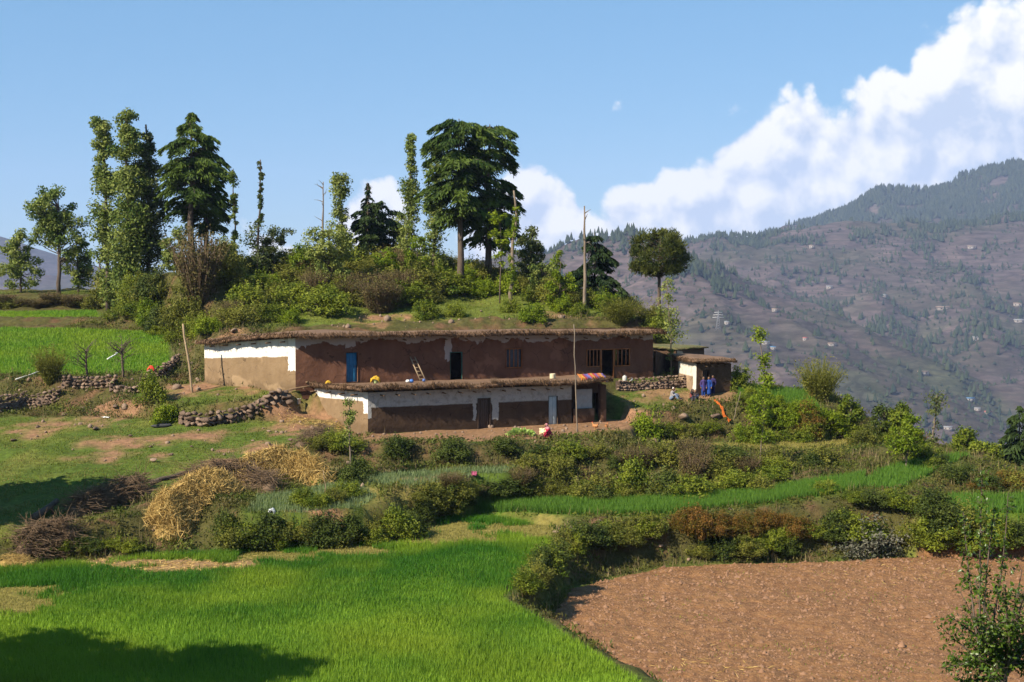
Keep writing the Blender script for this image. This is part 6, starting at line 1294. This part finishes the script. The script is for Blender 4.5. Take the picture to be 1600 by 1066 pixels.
# pile of greens, basin
def greens():
    p = G(815, 682); r = np.random.default_rng(3); n = 160; an = r.uniform(0, 6.28, n); rad = r.random(n) ** .5; c = np.c_[np.cos(an) * rad * .75, np.sin(an) * rad * .45, .08 + .38 * (1 - rad ** 2) * r.uniform(.5, 1.1, n)]
    t = unit(np.c_[np.cos(an), np.sin(an), r.uniform(.1, .9, n)]); b = unit(np.cross(t, r.normal(size=(n, 3)))); l = r.uniform(.2, .36, n)[:, None]; nr = np.cross(t, b)
    V = np.stack([c, c + t * l * .4 + b * l * .34 + nr * .03, c + t * l * .55, c + t * l, c + t * l * .4 - b * l * .34 + nr * .03], 1).reshape(-1, 3); F = (np.array([[0, 1, 2], [1, 3, 2], [0, 2, 4], [2, 3, 4]])[None] + np.arange(n)[:, None, None] * 5).reshape(-1, 3)
    tag(link('pile_of_greens', mk_mesh('pile_of_greens', V, F, [leafmat('cabbage_leaves', (.20, .32, .05), (.38, .48, .14), .4)], attrs={'tint': np.repeat(r.random(n), 5)}), None, p), 'heap of fresh pale green leaves on the yard before the house', 'greens')
greens()
vessel('basin', G(830, 680), [(.02, 0), (.16, 0), (.26, .14), (.28, .15), (.25, .14), (.14, .03), (.02, .03)], plain('teal_basin', (.02, .20, .17)), 'teal basin beside the heap of greens', 'basin', tilt=.5)
# cloths and litter
p = G(345, 768); cloth('white_bundle', p + [0, 0, .55], (.42, .4), plain('white_rag', (.5, .5, .5), .9), 'white rag bundle on the brushwood above the big straw heap', 'cloth', 13, sag=lambda a, b: .3 - 2.0 * (a * a + b * b), amp=.08)
p = G(425, 800); cloth('white_bag', p + [0, 0, .12], (.4, .3), plain('plastic_bag', (.42, .44, .46), .5), 'crumpled white plastic bag on the straw terrace path', 'bag', 14, sag=lambda a, b: .1 - .8 * (a * a + b * b), amp=.10)
p = G(741, 750); cloth('pink_cloth', p + [0, -.1, .15], (.32, .26), plain('pink_rag', (.30, .07, .13), .9), 'pink cloth caught on the bank below the grass terrace', 'cloth', 15, (1, 0, 0), (0, .5, .85), amp=.1)
p = G(236, 592); cloth('red_cloth', p + [0, 0, .75], (.5, .3), plain('red_rag', (.6, .05, .03), .9), 'small red cloth lying on the leafy bush by the walls', 'cloth', 16, sag=lambda a, b: .1 - .8 * (a * a + b * b), amp=.08)
p = G(165, 654); cloth('paper', p + [0, 0, .06], (.5, .3), plain('paper', (.75, .73, .7), .9), 'scrap of white paper on the earth below the left walls', 'paper', 17, amp=.05)
M_or = plain('orange_cloth', (.36, .085, .01), .9)
def ribbon():
    pts = [(1115, 628), (1122, 634), (1128, 642), (1130, 652), (1136, 660), (1140, 666)]; q = np.array([G(a, b) for a, b in pts]) + [0, -.25, .22]; P_ = np.array([np.interp(np.linspace(0, 5, 26), range(6), q[:, j]) for j in range(3)]).T; r = np.random.default_rng(2); w = .04 + .09 * r.random(26); V = []
    for i in range(26):
        for k, s in enumerate((-1, -.3, .4, 1)): V.append(P_[i] + np.array([w[i] * s, r.normal(0, .03), -.05 * abs(s) + r.normal(0, .03)]))
    F = np.array([[i * 4 + j, i * 4 + j + 1, i * 4 + j + 5, i * 4 + j + 4] for i in range(25) for j in range(3)]); V = np.array(V) - q[0]; me = mk_mesh('orange_cloth', np.r_[V, V - [0, -.02, .02]], [F, F[:, ::-1] + 104], [M_or], True); tag(link('orange_cloth', me, None, q[0]), 'long orange cloth strip draped down the bank below the people', 'cloth')
ribbon()
p = G(250, 668); o = link('dark_boulder', stone_me(77, mat('slate', (.035, .036, .042), (.07, .068, .07), 3, bump=.03)), None, p + [0, 0, .12], .2, (.75, .3, .34)); tag(o, 'long dark slate boulder below the dense green bush', 'rock')

# ------------------------------------------------------------------ people and hens
def remesh(parts, voxel, name, m, ratio=.3, it=3):
    mb = MB(); V0, F0 = ico(2)
    for p0, p1, r0, r1 in parts:
        p0 = np.asarray(p0, float); p1 = np.asarray(p1, float); n = max(2, int(np.linalg.norm(p1 - p0) / max(min(r0, r1) * .5, .004)) + 1)
        n = min(n, 24)
        for t in np.linspace(0, 1, n): mb.add(V0 * (r0 + (r1 - r0) * t) + p0 + (p1 - p0) * t, F0)
    me = mb.mesh(name, m); o = bpy.data.objects.new('tmp', me); COL.objects.link(o); md = o.modifiers.new('r', 'REMESH'); md.mode = 'VOXEL'; md.voxel_size = voxel; md.use_smooth_shade = True
    sm = o.modifiers.new('s', 'SMOOTH'); sm.iterations = it; dc = o.modifiers.new('d', 'DECIMATE'); dc.ratio = ratio
    dg = bpy.context.evaluated_depsgraph_get(); ev = o.evaluated_get(dg); res = bpy.data.meshes.new_from_object(ev); bpy.data.objects.remove(o, do_unlink=True); bpy.data.meshes.remove(me); res.name = name
    if not len(res.materials): res.materials.append(m)
    return res
M_skin = mat('skin', (.17, .09, .055), (.21, .115, .07), 5, .6); M_hair = mat('dark_hair', (.012, .010, .009), (.025, .02, .016), 8, .6); M_eye = plain('eyes', (.02, .015, .012))
STAND = dict(pel=(0, 0, .53), chest=(0, 0, .79), head=(0, -.01, .93), hipw=.055, knee=[(.055, -.012, .28)] * 2, ank=[(.055, 0, .045)] * 2, toe=[(.062, -.095, .02)] * 2, elb=[(.155, .02, .63)] * 2, wri=[(.145, -.05, .49)] * 2)
SIT = dict(pel=(0, 0, .075), chest=(0, -.05, .33), head=(0, -.10, .47), hipw=.06, knee=[(.085, -.23, .25)] * 2, ank=[(.075, -.36, .035)] * 2, toe=[(.08, -.45, .02)] * 2, elb=[(.15, -.14, .21)] * 2, wri=[(.09, -.27, .27)] * 2)
SQUAT = dict(pel=(0, .02, .13), chest=(0, -.10, .36), head=(0, -.18, .49), hipw=.06, knee=[(.11, -.20, .30)] * 2, ank=[(.09, -.10, .045)] * 2, toe=[(.10, -.20, .02)] * 2, elb=[(.15, -.25, .25)] * 2, wri=[(.07, -.34, .15)] * 2)
def person(p, rz, h, pose, top, bottom, label, skirt=None, scarf=None, cap=None, group=None):
    J = pose; mir = lambda v, s: np.array([v[0] * s, v[1], v[2]]); pel, chest, head = map(np.array, (J['pel'], J['chest'], J['head'])); neck = chest + unit(head - chest) * .07
    up_ = unit(head - chest); B = [(pel, (pel + chest) / 2, .078, .074), ((pel + chest) / 2, chest, .074, .082), (chest, head - up_ * .03, .034, .034), (head - up_ * .028, head + up_ * .03, .050, .060), (head + np.array([0, -.055, -.012]), head + np.array([0, -.068, -.02]), .010, .010)]
    B += [(head + np.array([s * .058, .004, -.008]), head + np.array([s * .062, .006, .012]), .010, .010) for s in (-1, 1)]
    T = [(pel + [0, 0, .02], (pel + chest) / 2, .094, .09), ((pel + chest) / 2, chest, .09, .094)]; Lg = []
    for i, s in enumerate((-1, 1)):
        hip = pel + [s * J['hipw'], 0, 0]; k = mir(J['knee'][i], s); a = mir(J['ank'][i], s); t = mir(J['toe'][i], s); sh_ = chest + [s * .105, 0, -.005]; e = mir(J['elb'][i], s); w = mir(J['wri'][i], s); hd = unit(w - e)
        B += [(hip, k, .062, .042), (k, a, .042, .026), (a, t, .026, .018), (chest, sh_, .05, .042), (sh_, e, .036, .028), (e, w, .027, .018), (w, w + hd * .045, .019, .021)]
        lat = unit(np.cross(hd, [0, 0, 1.0]) + 1e-6); pb = w + hd * .05
        for f, (o_, l_) in enumerate(((-.016, .036), (-.0055, .043), (.0055, .040), (.016, .031))): m1 = pb + lat * o_ + hd * l_ * .55; B += [(pb + lat * o_, m1, .0068, .0062), (m1, m1 + unit(hd + [0, 0, -.6]) * l_ * .5, .0062, .0052)]
        B += [(w + hd * .012 + lat * .018, w + hd * .035 + lat * .038, .0075, .006)]
        T += [(chest, sh_, .062, .052), (sh_, e, .047, .038), (e, e + (w - e) * .85, .037, .03)]; Lg += [(hip, k, .076, .058), (k, k + (a - k) * .9, .056, .042)]
    root = tag(link('person', None, None, p, rz), label, 'person', group); sc = lambda L_: [(np.asarray(a) * h, np.asarray(b) * h, r0 * h, r1 * h) for a, b, r0, r1 in L_]
    link('body', remesh(sc(B), .0078 * h, 'body', M_skin), root)
    if skirt: T += skirt
    link('shirt', remesh(sc(T), .016 * h, 'shirt', top), root); link('trousers', remesh(sc(Lg), .016 * h, 'trousers', bottom), root)
    if scarf: link('headscarf', remesh(sc([(head + [0, .014, .026], head + [0, .022, .03], .074, .072), (head + [0, .036, -.03], chest + [0, .045, -.02], .066, .09), (chest + [-.07, -.02, .02], chest + [.07, -.02, .02], .07, .07)]), .014 * h, 'headscarf', scarf), root)
    elif cap: link('cap', remesh(sc([(head + [0, .008, .032], head + [0, .01, .045], .058, .05)]), .012 * h, 'cap', cap), root); link('hair', remesh(sc([(head + [0, .018, .0], head + [0, .022, .012], .058, .058)]), .012 * h, 'hair', M_hair), root)
    else: link('hair', remesh(sc([(head + [0, .010, .034], head + [0, .02, .036], .068, .066), (head + [0, .036, .0], head + [0, .04, -.04], .058, .045)]), .012 * h, 'hair', M_hair), root)
    for s in (-1, 1): V, F = ico(1); MB().add(V * .007 * h + (head + [s * .022, -.052, .006]) * h, F).build('eye', M_eye, root)
def clothm(n, c): return mat(n, c, tuple(x * .75 for x in c), 6, .9, bump=.01)
SK = [((0, 0, .62), (0, 0, .44), .090, .100), ((0, 0, .44), (0, 0, .34), .100, .106)]
PG = 'people gathered by the hut'
gp = G(1049, 626); person(gp, R(62), 1.62, SIT, clothm('grey_shirt', (.28, .25, .24)), clothm('slate_trousers', (.14, .18, .26)), 'man in pale grey shirt and white cap sitting with knees up', cap=clothm('white_cap', (.8, .78, .74)), group=PG)
gp = G(1080, 627); person(gp, R(40), 1.5, SIT, clothm('maroon_shirt', (.20, .045, .035)), clothm('black_trousers', (.02, .02, .03)), 'seated figure in dark maroon, left of the two huddled together', scarf=clothm('black_scarf', (.02, .018, .02)), group=PG)
gp = G(1088, 628); person(gp, R(-30), 1.5, SIT, clothm('navy_shirt', (.02, .03, .07)), clothm('navy_trousers', (.018, .022, .05)), 'seated figure in dark navy, right of the two huddled together', scarf=clothm('dark_scarf', (.03, .02, .02)), group=PG)
def gz(px, d): q = at(px, d); return q
person(G(1093, 617), R(30), 1.22, STAND, clothm('brick_shirt', (.28, .07, .05)), clothm('brown_trousers', (.12, .06, .05)), 'small standing child in brick red beside the hut', skirt=SK, group=PG)
person(G(1099, 621), R(10), 1.42, STAND, clothm('violet_shirt', (.055, .035, .14)), clothm('blue_trousers', (.015, .05, .22)), 'standing child in a violet tunic and bright blue trousers', skirt=SK, group=PG)
person(G(1107.5, 620), R(-20), 1.38, STAND, clothm('blue_dress', (.015, .055, .24)), clothm('blue_trousers2', (.012, .045, .2)), 'standing child in a bright blue dress', skirt=[((0, 0, .62), (0, 0, .40), .090, .108), ((0, 0, .40), (0, 0, .18), .108, .125)], group=PG)
person(G(1114, 617), R(-35), 1.35, STAND, clothm('indigo_shirt', (.03, .022, .09)), clothm('indigo_trousers', (.02, .025, .1)), 'standing child in dark indigo at the right of the group', skirt=SK, group=PG)
gp = G(859, 684); person(gp, R(-60), 1.55, SQUAT, clothm('crimson_dress', (.30, .012, .04)), clothm('crimson_trousers', (.40, .02, .06)), 'woman in crimson with a pink headscarf crouching before the lower house', skirt=[((0, 0, .14), (0, -.14, .10), .12, .13)], scarf=clothm('pink_scarf', (.5, .2, .22)))
cloth('cream_cloth', gp + [-.42, -.1, .42], (.45, .4), plain('cream_cloth', (.72, .62, .36), .9), 'cream cloth held in front of the crouching woman', 'cloth', 21, (1, 0, 0), (0, .4, .9), amp=.09)
M_hen = mat('hen_feathers', (.30, .12, .04), (.42, .2, .08), 12, .8, bump=.01); M_comb = plain('comb', (.5, .03, .02)); M_leg = plain('hen_leg', (.5, .33, .08))
def hen(p, rz, s, label):
    root = tag(link('hen', None, None, p, rz), label, 'hen', 'hens before the porch'); k = lambda L_: [(np.array(a) * s, np.array(b) * s, r0 * s, r1 * s) for a, b, r0, r1 in L_]
    link('body', remesh(k([((-.10, 0, .22), (.08, 0, .23), .10, .095), ((.08, 0, .25), (.17, 0, .37), .065, .035), ((.175, 0, .385), (.19, 0, .39), .036, .034), ((-.12, 0, .26), (-.23, 0, .37), .06, .03), ((-.04, .08, .23), (-.14, .07, .22), .045, .03), ((-.04, -.08, .23), (-.14, -.07, .22), .045, .03), ((.0, .05, .16), (.0, .05, .12), .035, .018), ((.0, -.05, .16), (.0, -.05, .12), .035, .018)]), .012 * s, 'body', M_hen), root)
    for y in (.05, -.05):
        mb = MB(); mb.add(*tube(np.array([(0, y, .14), (.01, y, .01)]) * s, .009 * s, 5))
        for a in (-.5, 0, .5, 3.1): mb.add(*tube(np.array([(.01, y, .012), (.01 + .05 * math.cos(a), y + .05 * math.sin(a), .006)]) * s, .006 * s, 4))
        mb.build('leg', M_leg, root)
    V, F = tube(np.array([(.21, 0, .39), (.25, 0, .375)]) * s, [.014 * s, .002 * s], 6); MB().add(V, F).build('beak', M_leg, root); MB().add(*box(np.array((.185, 0, .435)) * s, np.array((.06, .012, .04)) * s)).build('comb', M_comb, root)
hen(G(930, 672), R(150), 1.15, 'reddish brown hen before the porch, left one'); hen(G(948, 671), R(70), 1.0, 'reddish brown hen before the porch, right one')

# ------------------------------------------------------------------ far houses and pylon across the valley
def mount_pt(px, py):
    r = ray(px, py); r = r / r[1]; d = np.arange(1400, 4400, 6.0); P_ = CAM + r * d[:, None]; h = mz(P_[:, 0], P_[:, 1]); m = P_[:, 2] < h; k = int(np.argmax(m)) if m.any() else 200; return np.array([P_[k, 0], P_[k, 1], h[k]])
M_fw = plain('far_white_wall', (.26, .23, .21)); M_fr = [plain('far_tin_roof', (.22, .22, .23)), plain('far_blue_roof', (.08, .17, .30)), plain('far_red_roof', (.32, .10, .09)), plain('far_tan_roof', (.22, .16, .12))]
FH = [(1296, 454, 9, 0, 'tiny pale house alone below the ridge of the far mountain'), (1382, 465, 7, 0, 'tiny whitish house on the middle of the far slope'), (1475, 484, 22, 3, 'long pale row house high on the far slope'), (1593, 505, 16, 0, 'pale house at the right edge of the far slope, lower'), (1590, 478, 12, 3, 'tan house at the right edge of the far slope, upper'), (1300, 541, 12, 3, 'tan house low on the far slope above the broom bush'), (1258, 536, 7, 2, 'tiny house with a pink red roof on the far slope'), (1196, 540, 12, 0, 'pale house behind the thin leaning sapling'), (1442, 586, 16, 3, 'brownish house low on the far slope above the umbrella tree'), (1516, 628, 12, 1, 'house with a blue roof on the lower far slope'), (1527, 642, 9, 0, 'grey house between the blue and red roofs'), (1544, 648, 11, 2, 'house with a red roof on the lower far slope'), (1481, 674, 12, 0, 'pale house low in the valley above the right shrubs'), (1527, 532, 16, 0, 'pale house on a green shelf of the far slope'), (1210, 487, 8, 3, 'tiny tan house near the pylon'), (1518, 390, 12, 3, 'tan house high under the forest edge'), (1268, 388, 7, 3, 'tiny house close under the ridge trees'), (1136, 508, 8, 0, 'tiny white house beside the pylon'), (1208, 548, 8, 1, 'small bluish house below the pale one behind the sapling'), (1497, 696, 10, 1, 'small bluish house at the bottom of the far slope')]
for px, py, w, rc, lab in FH:
    p = mount_pt(px, py); s = p[1] / F_PX; ww = w * s; hh = 4.6 * s * .75; dd = ww * .6; root = tag(link('far_house', None, None, p, rng.uniform(-.4, .4)), lab, 'house', 'houses on the far mountain')
    MB().add(*box((0, 0, hh / 2 - 1), (ww, dd, hh + 2))).build('wall', M_fw, root)
    V = np.array([(x * ww * .56, y * dd * .6, hh) for x, y in ((-1, -1), (1, -1), (1, 1), (-1, 1))] + [(-ww * .56, 0, hh * 1.4), (ww * .56, 0, hh * 1.4)]); link('roof', mk_mesh('roof', V, [np.array([[0, 1, 5, 4], [2, 3, 4, 5], [3, 2, 1, 0]]), np.array([[0, 4, 3], [1, 2, 5]])], [M_fr[rc]]), root)
    for k in (-.25, .25): MB().add(*box((ww * k, -dd * .5 - .03, hh * .45), (ww * .13, .1, hh * .45))).build('window', M_eye, root)
p = mount_pt(1122, 518); s = p[1] / F_PX; py_ = tag(link('pylon', None, None, p), 'lattice electricity pylon on the far slope above the hut', 'pylon'); hh = 30 * s; mb = MB()
for sx in (-1, 1):
    for sy in (-1, 1): mb.add(*tube([(sx * hh * .13, sy * hh * .13, -2), (sx * hh * .03, sy * hh * .03, hh * .65), (0, 0, hh)], [.35, .3, .2], 4))
for i in range(7):
    z0, z1 = hh * i / 8, hh * (i + 1) / 8; a = hh * np.interp(z0 / hh, [0, .65, 1], [.13, .03, .0]); b = hh * np.interp(z1 / hh, [0, .65, 1], [.13, .03, .0])
    for sx, sy in ((-1, -1), (1, -1), (1, 1), (-1, 1)): mb.add(*tube([(sx * a, sy * a, z0), (-sy * b, sx * b, z1)], .2, 3))
mb.build('lattice', plain('galvanised', (.2, .2, .21)), py_)
for z, w in ((.62, .30), (.75, .26), (.88, .2)): MB().add(*tube([(-hh * w, 0, hh * z), (0, 0, hh * (z + .02)), (hh * w, 0, hh * z)], .3, 4)).build('cross_arm', plain('galvanised_arm', (.5, .5, .5)), py_)
